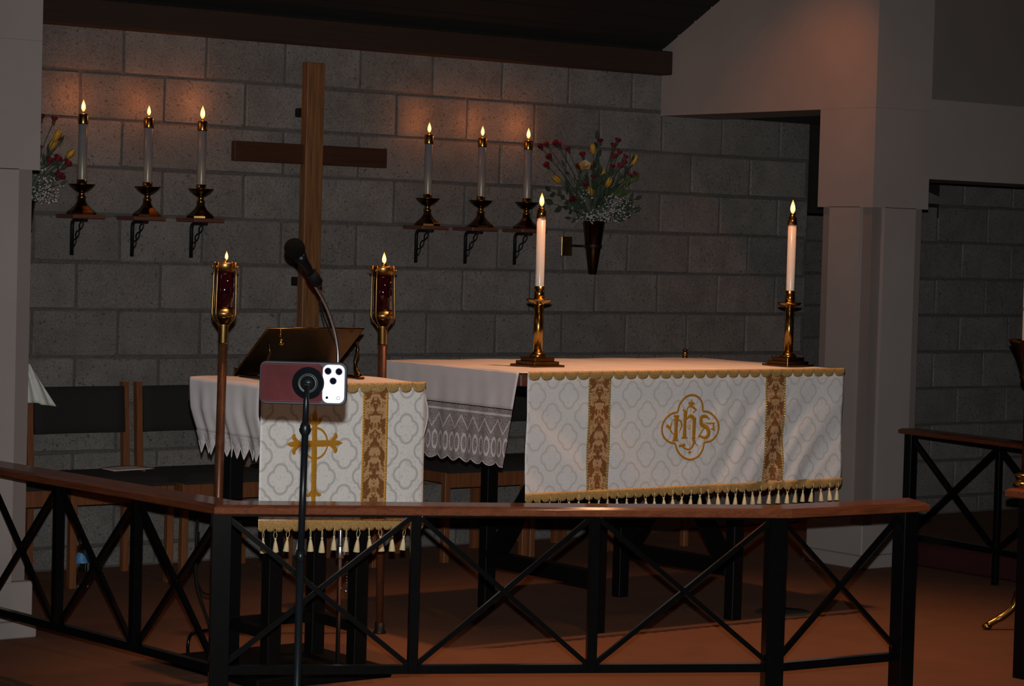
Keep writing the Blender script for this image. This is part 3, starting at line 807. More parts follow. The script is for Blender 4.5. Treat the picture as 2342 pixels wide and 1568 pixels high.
def fband(x0, x1):
    xm = (x0 + x1) / 2
    m = MB(); m.grid(lambda u, v: (fmap(x0 + (x1 - x0) * u, FZ0 + .012 + (FZ1 - FZ0 - .02) * v, .0016)[0] - (xm - FC), *fmap(x0 + (x1 - x0) * u, FZ0 + .012 + (FZ1 - FZ0 - .02) * v, .0016)[1:]), 8, 40)
    b = obj('orphrey_band', m, 'orphrey', t, (xm - FC, 0, 0))
    for e in (x0 + .004, x1 - .004):
        m = MB(); nb = 40
        for i in range(nb): m.ball(Vector(fmap(e, FZ0 + .02 + (FZ1 - FZ0 - .06) * i / (nb - 1), .003)) - Vector((xm - FC, 0, 0)), .0028, 6, 4)
        ribbon(m, [(e, FZ0 + .012), (e, FZ1 - .03)], .009, lambda x, z, o: tuple(Vector(fmap(x, z, o + .0016)) - Vector((xm - FC, 0, 0))), 30)
        obj('beaded_edge', m, 'bead_gold', b)
fband(1.003, 1.108); fband(1.884, 1.988)
def trim(x0, x1, ztop, hgt, n, mp, scal=.016, depth=.004):
    """braid with scalloped lower edge following the cloth"""
    m = MB(); k = n * 8
    def zz(i): 
        s = (i / k * n) % 1.0
        return hgt + scal * math.sqrt(max(0, 1 - (2 * s - 1) ** 2))
    rows = [(0, .0015), (.25, depth), (.5, depth * .7), (.75, depth), (1, .0015)]
    vs = []; fs = []
    for i in range(k + 1):
        x = x0 + (x1 - x0) * i / k; H = zz(i)
        for r, off in rows: vs.append(mp(x, ztop - H * r, off))
    for i in range(k):
        for e in range(4): fs.append((i * 5 + e, i * 5 + e + 1, (i + 1) * 5 + e + 1, (i + 1) * 5 + e))
    m.add(vs, fs, True); return m
obj('top_braid', trim(FX0, FX1, FZ1 + .002, .016, 28, lambda x, z, o: fmap(x, z, o + .002), .017), 'gold_braid', t, solid=.001)
obj('hem_braid', trim(FX0 - .004, FX1 + .004, FZ0 + .020, .024, 40, lambda x, z, o: fmap(x, max(z, FZ0), o + .002)[:2] + (z,), .012), 'gold_braid', t, solid=.001)
def tassel_mesh():
    m = MB()
    m.tube([(-.002, 0, .026), (-.0055, 0, .012), (-.003, 0, .002), (0, 0, .0)], .0009, 4)
    m.tube([(.002, 0, .026), (.0055, 0, .012), (.003, 0, .002), (0, 0, .0)], .0009, 4)
    m.lathe([(.0015, .003), (.0038, .001), (.0040, -.002), (.0022, -.004), (.0034, -.006)], 8, cap=False)
    m.lathe([(.0030, -.005), (.0055, -.014), (.0078, -.026), (.0100, -.041), (.0096, -.0425), (.002, -.0415)], 12, cap=False)
    m.v = [(x * (1 + .05 * math.sin(23 * math.atan2(y, x) if abs(x) + abs(y) > 1e-6 else 0)), y, z) for x, y, z in m.v]
    return m.mesh('tassel')
TAS = tassel_mesh()
def tassels(parent, x0, x1, n, ztop, mp, ox):
    for i in range(n):
        x = x0 + (x1 - x0) * (i + .5) / n + R.uniform(-.002, .002)
        p = mp(x, ztop + .005, .004)
        o = link('tassel', TAS, 'tassel_cream', parent, (p[0], p[1], ztop - .020 + R.uniform(-.002, .003)))
        o.rotation_euler = (R.uniform(-.06, .06), R.uniform(-.12, .12), R.uniform(0, 3)); s = R.uniform(.98, 1.10); o.scale = (s, s, s)
tassels(t, FX0, FX1, 35, FZ0 - .004, fmap, FC)
# the IHS emblem, traced in stitches
EX, EZ = 1.503, .771
def ipt(x, y): return (EX + (x + (y - 830) * .018 - 652) * .000316, EZ - (y - 830) * .000227)
em = MB(); letters = MB()
def st(mb, pts, wd, smooth=True, closed=False, k=5): ribbon(mb, [ipt(*p) for p in pts], [q * .00044 for q in wd] if isinstance(wd, (list, tuple)) else wd * .00044, fmap, k, smooth, closed, .0018)
lob = [[(445, 572), (480, 440), (560, 335), (650, 295), (740, 310), (810, 375), (842, 470), (850, 568)], [(850, 568), (955, 590), (1045, 680), (1098, 800), (1088, 925), (1025, 1030), (945, 1078), (870, 1085)],
       [(870, 1085), (848, 1200), (785, 1310), (700, 1360), (635, 1365), (540, 1320), (460, 1225), (410, 1088)], [(410, 1088), (320, 1062), (240, 985), (205, 880), (215, 760), (272, 660), (350, 595), (445, 572)]]
for l in lob: st(em, l, 24)
st(letters, [(432, 640), (425, 830), (415, 1025)], [62, 44, 62], False); st(letters, [(383, 630), (472, 636)], 20, False); st(letters, [(368, 1040), (462, 1032)], 22, False)
st(letters, [(365, 700), (430, 692), (490, 715), (515, 790), (490, 860), (462, 940)], [10, 18, 22, 24, 16, 6]); st(letters, [(360, 705), (345, 780), (335, 860), (385, 940)], [10, 20, 20, 12])
st(letters, [(262, 800), (345, 815)], 22, False); st(letters, [(290, 770), (315, 850)], 20, False)
st(letters, [(572, 560), (562, 780), (560, 1000)], [50, 42, 54], False); st(letters, [(528, 528), (580, 572)], 22, False); st(letters, [(508, 1002), (608, 1000)], 20, False)
st(letters, [(588, 570), (608, 500), (655, 478), (710, 512), (755, 545)], [18, 18, 22, 26, 10]); st(letters, [(735, 545), (690, 592)], 18, False)
st(letters, [(585, 690), (650, 640), (715, 690)], [20, 40, 44]); st(letters, [(716, 670), (712, 860), (708, 1060)], [50, 46, 34], False); st(letters, [(672, 1010), (740, 1010)], 16, False)
st(letters, [(712, 1040), (700, 1130), (640, 1195), (570, 1175), (520, 1130)], [28, 26, 22, 20, 18]); st(letters, [(470, 1135), (575, 1120)], [26, 34], False); st(letters, [(722, 1050), (745, 1110), (785, 1145)], [22, 14, 6])
st(letters, [(965, 705), (900, 655), (830, 665), (822, 730), (835, 790), (905, 835), (940, 890), (935, 965), (885, 1010), (790, 975)], [14, 34, 38, 46, 46, 46, 48, 46, 36, 18])
st(letters, [(880, 760), (960, 772), (1035, 768)], [8, 20, 16]); st(letters, [(1018, 775), (1012, 890)], 26, False); st(letters, [(780, 1000), (870, 850)], 18, False); st(letters, [(975, 860), (1040, 890)], 18, False)
st(letters, [(650, 500), (643, 1250)], 8, False); st(letters, [(612, 432), (715, 432)], 18, False); st(letters, [(664, 365), (662, 482)], 20, False); st(letters, [(630, 400), (695, 465)], 12, False); st(letters, [(695, 400), (630, 465)], 12, False)
st(letters, [(612, 815), (632, 780), (655, 815), (632, 865), (612, 815)], 9, False); st(letters, [(645, 1225), (645, 1285)], [34, 6], False); st(letters, [(615, 1250), (675, 1250)], 12, False)
e = obj('emblem_outline', em, 'gold_thread', t); e = obj('emblem_letters', letters, 'gold_thread', t)

# altar candlesticks
def altar_stick(loc, label):
    t = thing('altar_candlestick', label, 'candlestick', loc, 0, 'tall brass candlesticks on the altar')
    m = MB(); m.bbox((0, 0, .004), (.148, .148, .008), .001); m.bbox((0, 0, .014), (.118, .118, .014), .001); m.bbox((0, 0, .028), (.092, .092, .016), .001); obj('stepped_base', m, 'brass_dark', t)
    m = MB(); m.lathe([(.030, .034), (.034, .040), (.026, .050), (.019, .056)], 24); obj('base_knop', m, 'brass', t)
    m = MB(); m.lathe([(.0178, .050), (.0178, .244)], 28); obj('shaft', m, 'brass', t)
    m = MB(); m.lathe([(.018, .236), (.022, .240), (.042, .246), (.048, .252), (.049, .256), (.042, .252), (.020, .248)], 32, cap=False)
    m.v = [(x, y, z + (.0012 * math.sin(12 * math.atan2(y, x)) if math.hypot(x, y) > .04 else 0)) for x, y, z in m.v]; obj('drip_pan', m, 'brass', t)
    m = MB(); m.lathe([(.0188, .246), (.0188, .304), (.0172, .304), (.0172, .250)], 28); obj('socket', m, 'brass', t)
    return t
def altar_candle(loc, label, h):
    t = thing('altar_candle', label, 'candle', loc, 0, 'candles on the altar')
    m = MB(); m.lathe([(.0165, 0), (.0170, .003), (.0170, h)], 24); obj('candle_shell', m, 'white_wax', t)
    m = MB(); m.lathe([(.0182, h - .004), (.0182, h + .024), (.012, h + .030), (.012, h + .036), (.005, h + .038)], 24); obj('brass_follower', m, 'brass', t)
    m = MB(); m.tube([(0, 0, h + .036), (0, 0, h + .044)], .0015, 6); obj('wick', m, 'iron', t)
    return t
altar_stick((1.062, -2.11, .9835), 'tall brass candlestick on stepped square base at left end of altar')
altar_stick((2.236, -2.245, .9835), 'x')['label'] = 'tall brass candlestick on stepped square base at right end of altar'
altar_candle((1.062, -2.11, 1.268), 'lit white candle in the brass stick at left end of altar', .279)
altar_candle((2.236, -2.245, 1.268), 'lit white candle in the brass stick at right end of altar', .287)
for i, nm in enumerate(('altar_candle', 'altar_candle.001')):
    flame(bpy.data.objects[nm], (.279, .287)[i] + .043, (1.02, 1.12)[i], glow=.75)
# small brass cruet at the back of the altar
t = thing('cruet', 'tiny brass vessel at the back edge of the altar', 'vessel', (2.195, -1.662, .9835))
m = MB(); m.lathe([(.011, 0), (.012, .004), (.006, .010), (.009, .018), (.011, .026), (.007, .032)], 16); obj('body', m, 'brass', t)
m = MB(); m.lathe([(.012, .032), (.012, .037), (.004, .040), (.001, .043)], 16); obj('lid', m, 'brass_dark', t)

# ------------------------------------------------------------------ lectern
LX0, LX1, LYF, LYB, LZ = -.562, .058, -2.785, -2.255, .972
LC = (-.257, -2.53)
t = thing('lectern', 'black-legged lectern table under white cloth, in front of the altar', 'lectern', (LC[0], LC[1], 0))
m = MB(); m.bbox((0, -.020, .930), (.60, .49, .082), .006); obj('top_box', m, 'shelf_wood', t)
for x in (-.45, -.115):
    for y in (-2.69, -2.43):
        m = MB(); m.bbox((x - LC[0], y - LC[1], .462), (.05, .05, .856), .002); obj('leg', m, 'black_table', t)
m = MB(); m.bbox((-.04, .02, .017), (.52, .56, .034), .004); obj('base_plate', m, 'black_table', t)
for a, b in (((-.45, -2.69), (-.45, -2.43)), ((-.115, -2.69), (-.115, -2.43)), ((-.45, -2.43), (-.115, -2.43))):
    m = MB(); m.bar((a[0] - LC[0], a[1] - LC[1], .16), (b[0] - LC[0], b[1] - LC[1], .16), .035); obj('stretcher', m, 'black_table', t)
m = MB(); m.tube([(.048, -.19, .03), (.048, -.19, .888)], .0075, 12); obj('support_tube', m, 'chrome', t)
m = MB(); m.lathe([(.012, 0), (.014, .004), (.014, .04), (.011, .046)], 14, (.048, -.19, .395)); m.bbox((.066, -.196, .418), (.02, .016, .022), .002); obj('tube_clutch', m, 'chrome', t)
m = MB()
for i in range(9): m.ball((.070, -.200, .385 - .010 * i), .0022, 6, 4)
m.ball((.068, -.200, .288), .0058, 10, 6); obj('bead_chain', m, 'chrome', t)
# lectern linen: runs across the top and falls at both sides
t = thing('lectern_linen', 'white linen with pointed lace edge draped over the lectern', 'cloth', (0, 0, 0))
prof = []
NS = 64
def lin(u, v, s):
    """s = arc position across the lectern, v = along depth"""
    y = LYF + .006 + (LYB - .03 - LYF) * v
    return y
def linp(s, v):
    y = LYF + .010 + (-2.335 - LYF) * v
    if s < 0: d = -s; side = -1
    elif s > 1: d = s - 1; side = 1
    else:
        return (LX0 + (LX1 - LX0) * s, y, LZ + .003 + .002 * math.sin(s * 17 + v * 6))
    x0 = LX0 if side < 0 else LX1
    bulge = (.010 if side < 0 else .034) * math.sin(min(1, d / .17) * PI * .62) - (.02 * max(0, d - .1) / .1)
    wv = (.012 * math.sin(v * 19) + .006 * math.sin(v * 41 + 1)) * min(1, d / .15)
    rd = min(1, d / .014)
    return (x0 + side * (.004 * rd + bulge + wv * .5 - (.022 * min(1, d / .17) if side < 0 else 0)), y + .03 * d * (1 - 2 * v), LZ + .003 - d + (.004 * (1 - rd)))
def lin_drop(v): return .178 + .0 * v
S = [-.178 + .178 * i / 14 for i in range(14)] + [i / 20 for i in range(21)] + [1 + .178 * (i + 1) / 14 for i in range(14)]
m = MB(); m.grid(lambda u, v: linp(S[round(u * (len(S) - 1))], v), len(S) - 1, 40); obj('linen_cloth', m, 'linen', t, solid=.0015)
for side in (-1, 1):
    m = MB()
    def lace(u, v, side=side):
        p = linp(-.178 if side < 0 else 1.178, u)
        f = abs(((u * 11.0) % 1.0) * 2 - 1)
        ln = .034 + .040 * (1 - f)
        return (p[0] - side * .010 * v, p[1], p[2] - ln * v)
    m.grid(lace, 132, 8); obj('lace_edge', m, 'lectern_lace', t)
    m = MB(); m.tube([lace(i / 132, 1) for i in range(133)], .0016, 5); m.tube([lace(i / 132, 0) for i in range(133)], .0014, 5); obj('lace_cord', m, 'linen', t)
# hanging on the lectern front
PX0, PX1, PZ0, PZ1, PY = -.576, .056, .535, .977, -2.800
PC = -.257
def pfold(x, z):
    d = (PZ1 - z) / .44
    return max(0, min(1, d * 2)) * (.0030 * math.sin(9 * x + 3 * z) + .0018 * math.sin(26 * x + 1.0) * d)
def hemz(x): return PZ0 - .022 * (x - PX0) / (PX1 - PX0)
def pmap(x, z, off): return (x - PC, PY - .004 - pfold(x, z) - off, z)
t = thing('lectern_hanging', 'white brocade hanging with gold cross on the lectern front', 'altar cloth', (PC, 0, 0))
def panel(u, v):
    x = PX0 + (PX1 - PX0) * u; return pmap(x, hemz(x) + (PZ1 - hemz(x)) * v, 0)
m = MB(); m.grid(panel, 60, 30); obj('brocade_panel', m, 'brocade_lectern', t, solid=.0015)
xm = -.1415
def bm(x, z, o): return tuple(Vector(pmap(x, z, o)) - Vector((xm - PC, 0, 0)))
m = MB(); m.grid(lambda u, v: bm(-.191 + .099 * u, hemz(-.15) + .01 + (PZ1 - .012 - hemz(-.15)) * v, .0016), 8, 30)
b = obj('orphrey_band', m, 'orphrey', t, (xm - PC, 0, 0))
for e in (-.187, -.096):
    m = MB(); nb = 44
    for i in range(nb): m.ball(bm(e, .545 + .395 * i / (nb - 1), .003), .0027, 6, 4)
    obj('bead_row', m, 'bead_gold', b)
    m = MB(); ribbon(m, [(e, .535), (e, .945)], .0095, lambda x, z, o: bm(x, z, o + .0012), 30); obj('bead_tape', m, 'gold_thread', b)
obj('top_braid', trim(PX0, PX1, PZ1 + .002, .014, 12, lambda x, z, o: pmap(x, z, o + .002), .021), 'gold_braid', t, solid=.001)
def hmap(x, z, o):
    p = pmap(x, max(z, hemz(x)), o + .002); return (p[0], p[1], z - .022 * (x - PX0) / (PX1 - PX0))
obj('hem_braid', trim(PX0 - .003, PX1 + .003, PZ0 + .012, .026, 20, hmap, .011), 'gold_braid', t, solid=.001)
n = 14
for i in range(n):
    x = PX0 + .004 + (PX1 - PX0 - .004) * (i + .3) / n
    p = pmap(x, .53, .004)
    o = link('tassel', TAS, 'tassel_cream', t, (p[0], p[1], hemz(x) - .046 + R.uniform(-.002, .003)))
    o.rotation_euler = (R.uniform(-.06, .06), R.uniform(-.1, .1), R.uniform(0, 3)); s = R.uniform(1.0, 1.15); o.scale = (s, s, s)
CXX, CZZ = -.371, .785
def cpt(x, y): return (CXX + (x - 466 + (y - 665) * .022) * .000263, CZZ - (y - 665) * .000234)
def cs_(mb, pts, wd, smooth=False, closed=False): ribbon(mb, [cpt(*p) for p in pts], [q * .00025 for q in wd] if isinstance(wd, (list, tuple)) else wd * .00025, pmap, 6, smooth, closed, .0018)
m = MB(); cs_(m, [(478 + 172 * math.cos(a * PI / 16), 662 + 212 * math.sin(a * PI / 16)) for a in range(32)], 34, False, True); obj('emblem_ring', m, 'gold_thread', t)
m = MB()
cs_(m, [(466, 380), (464, 700), (458, 1330)], 92); cs_(m, [(290, 665), (460, 665), (680, 665)], 92); cs_(m, [(230, 668), (300, 666)], 80)
cs_(m, [(466, 190), (466, 260), (466, 330), (466, 400)], [4, 80, 100, 70])
for s in (-1, 1):
    cs_(m, [(466 + s * 105, 320), (466 + s * 80, 330), (466 + s * 60, 370), (466 + s * 25, 400)], [40, 74, 60, 40], True)
    cx = lambda d: 466 + s * d
    cs_(m, [(cx(405), 665), (cx(340), 665), (cx(280), 665), (cx(190), 665)], [4, 78, 92, 84])
    for e in (-1, 1): cs_(m, [(cx(290), 665 + e * 140), (cx(300), 665 + e * 95), (cx(270), 665 + e * 55), (cx(215), 665 + e * 25)], [40, 76, 62, 30], True)
cs_(m, [(458, 1280), (456, 1350), (455, 1420), (455, 1480)], [92, 130, 74, 80])
for s in (-1, 1): cs_(m, [(456 + s * 108, 1372), (456 + s * 70, 1372), (456 + s * 25, 1330)], [40, 60, 60], True)
obj('emblem_cross', m, 'gold_thread', t)
# brass book stand
t = thing('book_stand', 'dark brass sloping book stand on the lectern', 'book stand', (-.245, -2.52, LZ + .005))
th = math.atan2(.158, -.21)
def bs(x, s, o):   # s runs up the slope from the reader's edge, o lifts off the plate's upper side
    return (x, .125 - .205 * s + o * .6, .012 + .158 * s + o * .8)
m = MB(); m.grid(lambda u, v: bs(-.186 + .372 * u, v, 0), 2, 2, False); obj('book_plate', m, 'bronze', t, solid=.006)
m = MB(); m.tube([bs(-.186, 0, -.0), bs(-.186, 1, 0), bs(.186, 1, 0), bs(.186, 0, 0)], .0038, 8); obj('plate_rim', m, 'brass_dark', t)
m = MB(); m.bbox((0, .130, .018), (.372, .006, .026), .002); obj('book_ledge', m, 'brass_dark', t)
for x in (-.172, .172):
    m = MB(); m.tube([(x, .120, .006), (x, -.02, .006), (x, -.085, .006)], .006, 6); m.bbox((x, -.085, .005), (.022, .03, .010), .002); obj('foot_bar', m, 'brass_dark', t)
    m = MB(); m.tube(catmull([(x, -.085, .008), (x, -.066, .030), (x, -.056, .062), (x, -.070, .095), (x, -.060, .122)], 5), [.009] * 6 + [.006] * 15, 8); obj('scroll_support', m, 'bronze', t)
m = MB(); m.ball((-.142, -.092, .125), .010, 12, 8, (1, .8, 1.15)); m.tube([(-.142, -.085, .140), (-.142, -.086, .160)], .003, 6); m.ball((-.142, -.086, .163), .004, 8, 5); obj('knob', m, 'brass', t)
# microphone on a gooseneck
t = thing('microphone', 'black microphone with round foam cap on a chrome gooseneck above the lectern', 'microphone', (-.236, -2.72, LZ + .005))
P = [(0.0, 0, 0), (0.0, 0, .05), (-.002, 0, .108), (-.020, 0, .180), (-.052, 0, .252), (-.088, 0, .305), (-.104, 0, .325)]
cu = catmull(P, 9)
m = MB(); rr = [(.0054 + .0007 * (i % 2)) for i in range(len(cu))]; m.tube(cu, rr, 10); obj('gooseneck', m, 'chrome', t)
m = MB(); m.lathe([(.022, 0), (.024, .003), (.022, .012), (.010, .016), (.009, .030)], 20); obj('flange', m, 'black_plastic', t)
a = Vector((-.070, -.004, .300)); bq = Vector((-.190, -.022, .432)); d = (bq - a).normalized()
m = MB(); m.tube([a + d * .018, a + d * .02, a + d * .09, a + d * .13, a + d * .155], [.010, .0125, .015, .020, .024], 16); obj('handle', m, 'black_plastic', t)
m = MB(); m.tube([a + d * .030, a + d * .075], .0195, 16); m.tube([Vector((-.104, 0, .325)), a + d * .05], .008, 8); obj('clip', m, 'rubber', t)
m = MB(); m.ball(bq, .034, 20, 14); obj('foam_cap', m, 'black_foam', t)
m = MB(); m.tube(catmull([tuple(a + d * .018), (-.066, .014, .268), (-.050, .016, .215), (-.022, .016, .160), (.004, .012, .10), (.006, .010, .0)], 6), .0028, 8); obj('cable', m, 'rubber', t)

# ------------------------------------------------------------------ communion rail
def V2(a): return Vector((a[0], a[1]))
def inter(p, d, q, e):
    k = d.x * e.y - d.y * e.x; s = ((q.x - p.x) * e.y - (q.y - p.y) * e.x) / k
    return p + d * s
ZR, TR, WD = .680, .027, .135
out = [V2((-1.226, -1.48)), V2((-1.095, -3.417)), V2((.427, -4.182)), V2((.978, -4.217))]
ins = []
dirs = [(out[i + 1] - out[i]).normalized() for i in range(3)]
nor = [Vector((-d.y, d.x)) for d in dirs]
ins.append(out[0] + nor[0] * WD)
for i in (1, 2): ins.append(inter(out[i] + nor[i - 1] * WD, dirs[i - 1], out[i] + nor[i] * WD, dirs[i]))
ins.append(V2((1.050, -4.064)))
t = thing('communion_rail', 'dark wooden rail on black metal posts bending around the lectern in front', 'railing', (-.3, -3.6, 0), 0)
RO = Vector((-.3, -3.6))
def board(parent, poly, z, th_, mat, offs=(1, 1, 1, 1)):
    """rail board with an eased, slightly sloping top edge"""
    m = MB(); n = len(poly); c = sum(poly, Vector((0, 0))) / n
    def inset(d):
        L = []
        for i in range(n):
            p, q = poly[i], poly[(i + 1) % n]; e = (q - p).normalized(); nn = Vector((-e.y, e.x))
            if nn.dot(c - p) < 0: nn = -nn
            L.append((p + nn * d * offs[i], e))
        return [inter(L[i - 1][0], L[i - 1][1], L[i][0], L[i][1]) for i in range(n)]
    lay = [(.003, z - th_), (0, z - th_ + .003), (0, z - .0083), (.0015, z - .0063), (.0135, z)]
    vs = []
    for k, zz in lay: vs += [(*(p - RO), zz) for p in inset(k)]
    nl = len(lay)
    fs = [tuple(range(n))[::-1], tuple(range((nl - 1) * n, nl * n))]
    for l in range(nl - 1): fs += [(l * n + i, l * n + (i + 1) % n, (l + 1) * n + (i + 1) % n, (l + 1) * n + i) for i in range(n)]
    m.add(vs, fs); return obj('handrail', m, mat, parent)
for i in range(3):
    board(t, [out[i], out[i + 1], ins[i + 1], ins[i]], ZR, TR, 'rail_y' if i == 0 else 'rail_x', (1, 1 if i == 2 else 0, 1, 1 if i == 0 else 0))
posts = [V2(p) for p in ((-1.157, -1.54), (-1.126, -1.995), (-1.095, -2.454), (-1.066, -2.910), (-1.042, -3.368), (-.541, -3.623), (-.065, -3.862), (.431, -4.111), (.943, -4.150))]
bigp = {4, 7, 8}
for i, p in enumerate(posts):
    k = .056 if i in bigp else .029
    a = -.466 if 4 <= i <= 7 else (-.07 if i > 7 else 0)
    q = p - RO
    m = MB(); b0 = 0.0 if i in bigp else .186
    m.bbox((q.x, q.y, (b0 + ZR - TR) / 2), (k, k, ZR - TR - b0), .0015, a); obj('post', m, 'black_steel', t)
def panelx(parent, p, q, zb, zt, wd=.0145):
    d = (q - p).normalized(); n = Vector((-d.y, d.x)) * .004
    for s, (za, zc) in ((1, (zb, zt)), (-1, (zt, zb))):
        m = MB(); a = p + d * .014 + n * s; b = q - d * .014 + n * s
        m.bar((a.x, a.y, za), (b.x, b.y, zc), wd); obj('cross_bar', m, 'black_steel', parent)
    c = (p + q) / 2; m = MB(); m.ball((c.x, c.y, (zb + zt) / 2), .011, 8, 6); obj('centre_boss', m, 'black_steel', parent)
for i in range(len(posts) - 1):
    p, q = posts[i] - RO, posts[i + 1] - RO
    m = MB(); m.bar((p.x, p.y, .198), (q.x, q.y, .198), .025); obj('bottom_bar', m, 'black_steel', t)
    m = MB(); m.bar((p.x, p.y, ZR - TR - .006), (q.x, q.y, ZR - TR - .006), .012); obj('top_bar', m, 'black_steel', t)
    panelx(t, p, q, .212, .640)
# rail by the right pillar
RO = Vector((3.62, -1.5))
t = thing('communion_rail', 'wooden rail on black crossed bars standing by the right pillar', 'railing', (RO.x, RO.y, 0), 0)
def rl(y): return 3.64 + (y + 1.44) * .141
board(t, [V2((rl(-2.9), -2.9)), V2((rl(-2.9) + .13, -2.92)), V2((rl(-1.53) + .13, -1.53)), V2((rl(-1.44), -1.44 - .08))], .645, .024, 'rail_y')
pr = [V2((rl(y) + .07, y)) for y in (-1.552, -2.165, -2.78)]
for i, p in enumerate(pr):
    q = p - RO; k = .045 if i == 0 else .025
    m = MB(); m.bbox((q.x, q.y, .31), (k, k, .62), .0015); obj('post', m, 'black_steel', t)
for i in range(2):
    p, q = pr[i] - RO, pr[i + 1] - RO
    m = MB(); m.bar((p.x, p.y, .150), (q.x, q.y, .150), .026); obj('bottom_bar', m, 'black_steel', t)
    panelx(t, p, q, .165, .605, .016)
m = MB(); m.bbox((0, 0, .055), (.22, 1.2, .11), .012)
tag(obj('kneeler', m, 'kneeler_red', None, (3.86, -2.14, 0)), 'dark red kneeler pad on the carpet behind the right rail', 'kneeler')
# rail on the far side of the entrance gap, only its first post in view
RO = Vector((1.86, -3.84))
t = thing('communion_rail', 'rail end with black post at the right edge of the photo', 'railing', (RO.x, RO.y, 0), 0)
board(t, [V2((1.822, -3.90)), V2((2.7, -3.90)), V2((2.7, -3.775)), V2((1.822, -3.775))], .652, .030, 'rail_x')
for x in (0.008, .72):
    m = MB(); m.bbox((x, 0, .311), (.047, .047, .622), .0015); obj('post', m, 'black_steel', t)
m = MB(); m.bar((.0, 0, .198), (.72, 0, .198), .025); obj('bottom_bar', m, 'black_steel', t)
panelx(t, V2((0, 0)), V2((.72, 0)), .212, .612)

# ------------------------------------------------------------------ paschal candle stand
t = thing('paschal_stand', 'tall ornate brass floor candle stand at the right edge', 'candle stand', (2.71, -3.10, 0))
m = MB(); m.lathe([(.034, .55), (.050, .556), (.052, .566), (.050, .575), (.036, .580), (.044, .592), (.046, .604), (.030, .612)], 24); obj('knop', m, 'brass', t)
m = MB(); m.lathe([(.022, .15), (.030, .16), (.020, .18), (.027, .195), (.018, .215), (.0175, .55)], 20); m.lathe([(.020, .61), (.0195, .95), (.026, .97)], 24); obj('shaft', m, 'brass', t)
m = MB(); m.lathe([(.03, .96), (.040, .985), (.034, 1.0), (.045, 1.03), (.060, 1.075), (.080, 1.115), (.088, 1.128), (.080, 1.128), (.055, 1.09), (.03, 1.05)], 24, cap=False)
m.v = [(x * (1 + .06 * math.sin(8 * math.atan2(y, x))), y * (1 + .06 * math.sin(8 * math.atan2(y, x))), z) for x, y, z in m.v]; obj('leafed_pan', m, 'brass_dark', t)
for k in range(3):
    a = 2.62 + k * 2 * PI / 3; c, s = math.cos(a), math.sin(a)
    m = MB(); m.tube(catmull([(.014 * c, .014 * s, .16), (.028 * c, .028 * s, .10), (.065 * c, .065 * s, .06), (.105 * c, .105 * s, .035), (.135 * c, .135 * s, .018)], 5), [.018] * 6 + [.015] * 8 + [.013] * 7, 8); m.ball((.137 * c, .137 * s, .013), .016, 10, 6, (1.3, 1.3, .8)); obj('scroll_foot', m, 'brass', t)
m = MB(); m.bbox((-.02, -.06, .014), (.09, .05, .026), .004); obj('foot_plate', m, 'brass_satin', t)
t = thing('paschal_candle', 'thick white candle in the brass floor stand at the right edge', 'candle', (2.71, -3.10, 1.075))
m = MB(); m.lathe([(.034, 0), (.036, .003), (.036, .95), (.03, .96)], 28); obj('candle_shaft', m, 'white_wax', t)
m = MB(); m.lathe([(.0364, .165), (.0368, .168), (.0368, .176), (.0364, .179)], 28, cap=False); obj('painted_band', m, 'label_blue', t)

# ------------------------------------------------------------------ phone on its stand
def at(px, py, d):
    q = fw + rt * ((px - 1171) / 5589) - up * ((py - 784) / 5589)
    return CAM + q * d
f0 = Vector((-math.sin(YAW), math.cos(YAW), 0)); h0 = Vector((math.cos(YAW), math.sin(YAW), 0))
PH = Vector((-2.088, -5.441, 1.162))
t = thing('phone', 'phone in a red leather case filming from a stand before the rail', 'phone', PH, YAW)
def rrect(wd, ht, r, k=6):
    o = []
    for cx, cz, a0 in ((wd / 2 - r, ht / 2 - r, 0), (-wd / 2 + r, ht / 2 - r, PI / 2), (-wd / 2 + r, -ht / 2 + r, PI), (wd / 2 - r, -ht / 2 + r, 1.5 * PI)):
        for i in range(k + 1): a = a0 + i / k * PI / 2; o.append((cx + r * math.cos(a), cz + r * math.sin(a)))
    return o
def slab(wd, ht, r, y0, y1, bev=.0015, cx=0, cz=0):
    m = MB(); L = [(bev, y0), (0, y0 + bev), (0, y1 - bev), (bev, y1)] if y1 > y0 else None
    n = None; vs = []
    for b, y in L:
        P = rrect(wd - 2 * b, ht - 2 * b, max(.0005, r - b)); n = len(P)
        vs += [(x + cx, y, z + cz) for x, z in P]
    fs = [tuple(range(n)), tuple(range(3 * n, 4 * n))[::-1]]
    for l in range(3): fs += [(l * n + i, (l + 1) * n + i, (l + 1) * n + (i + 1) % n, l * n + (i + 1) % n) for i in range(n)]
    m.add(vs, fs); return m
tl = Matrix.Rotation(.0, 3, 'Y')
obj('case_bumper', slab(.1685, .0830, .013, 0, .011), 'case_edge', t)
obj('leather_back', slab(.1185, .0745, .008, -.0014, .003, .0008, -.0225, .0), 'red_leather', t)
m = MB()
P = [(-.0795, -.0350), (.0345, -.0350), (.0345, .0350), (-.0795, .0350)]
for (a, b) in ((P[0], P[1]), (P[3], P[2])):
    nn = 34
    for i in range(nn): m.box((a[0] + (b[0] - a[0]) * (i + .5) / nn, -.0015, a[1]), (.0018, .0006, .0006))
obj('stitching', m, 'kneeler_red', t)
cp = obj('camera_plate', slab(.0425, .0740, .0115, -.0035, .004, .001, .0585, .0), 'phone_white', t)
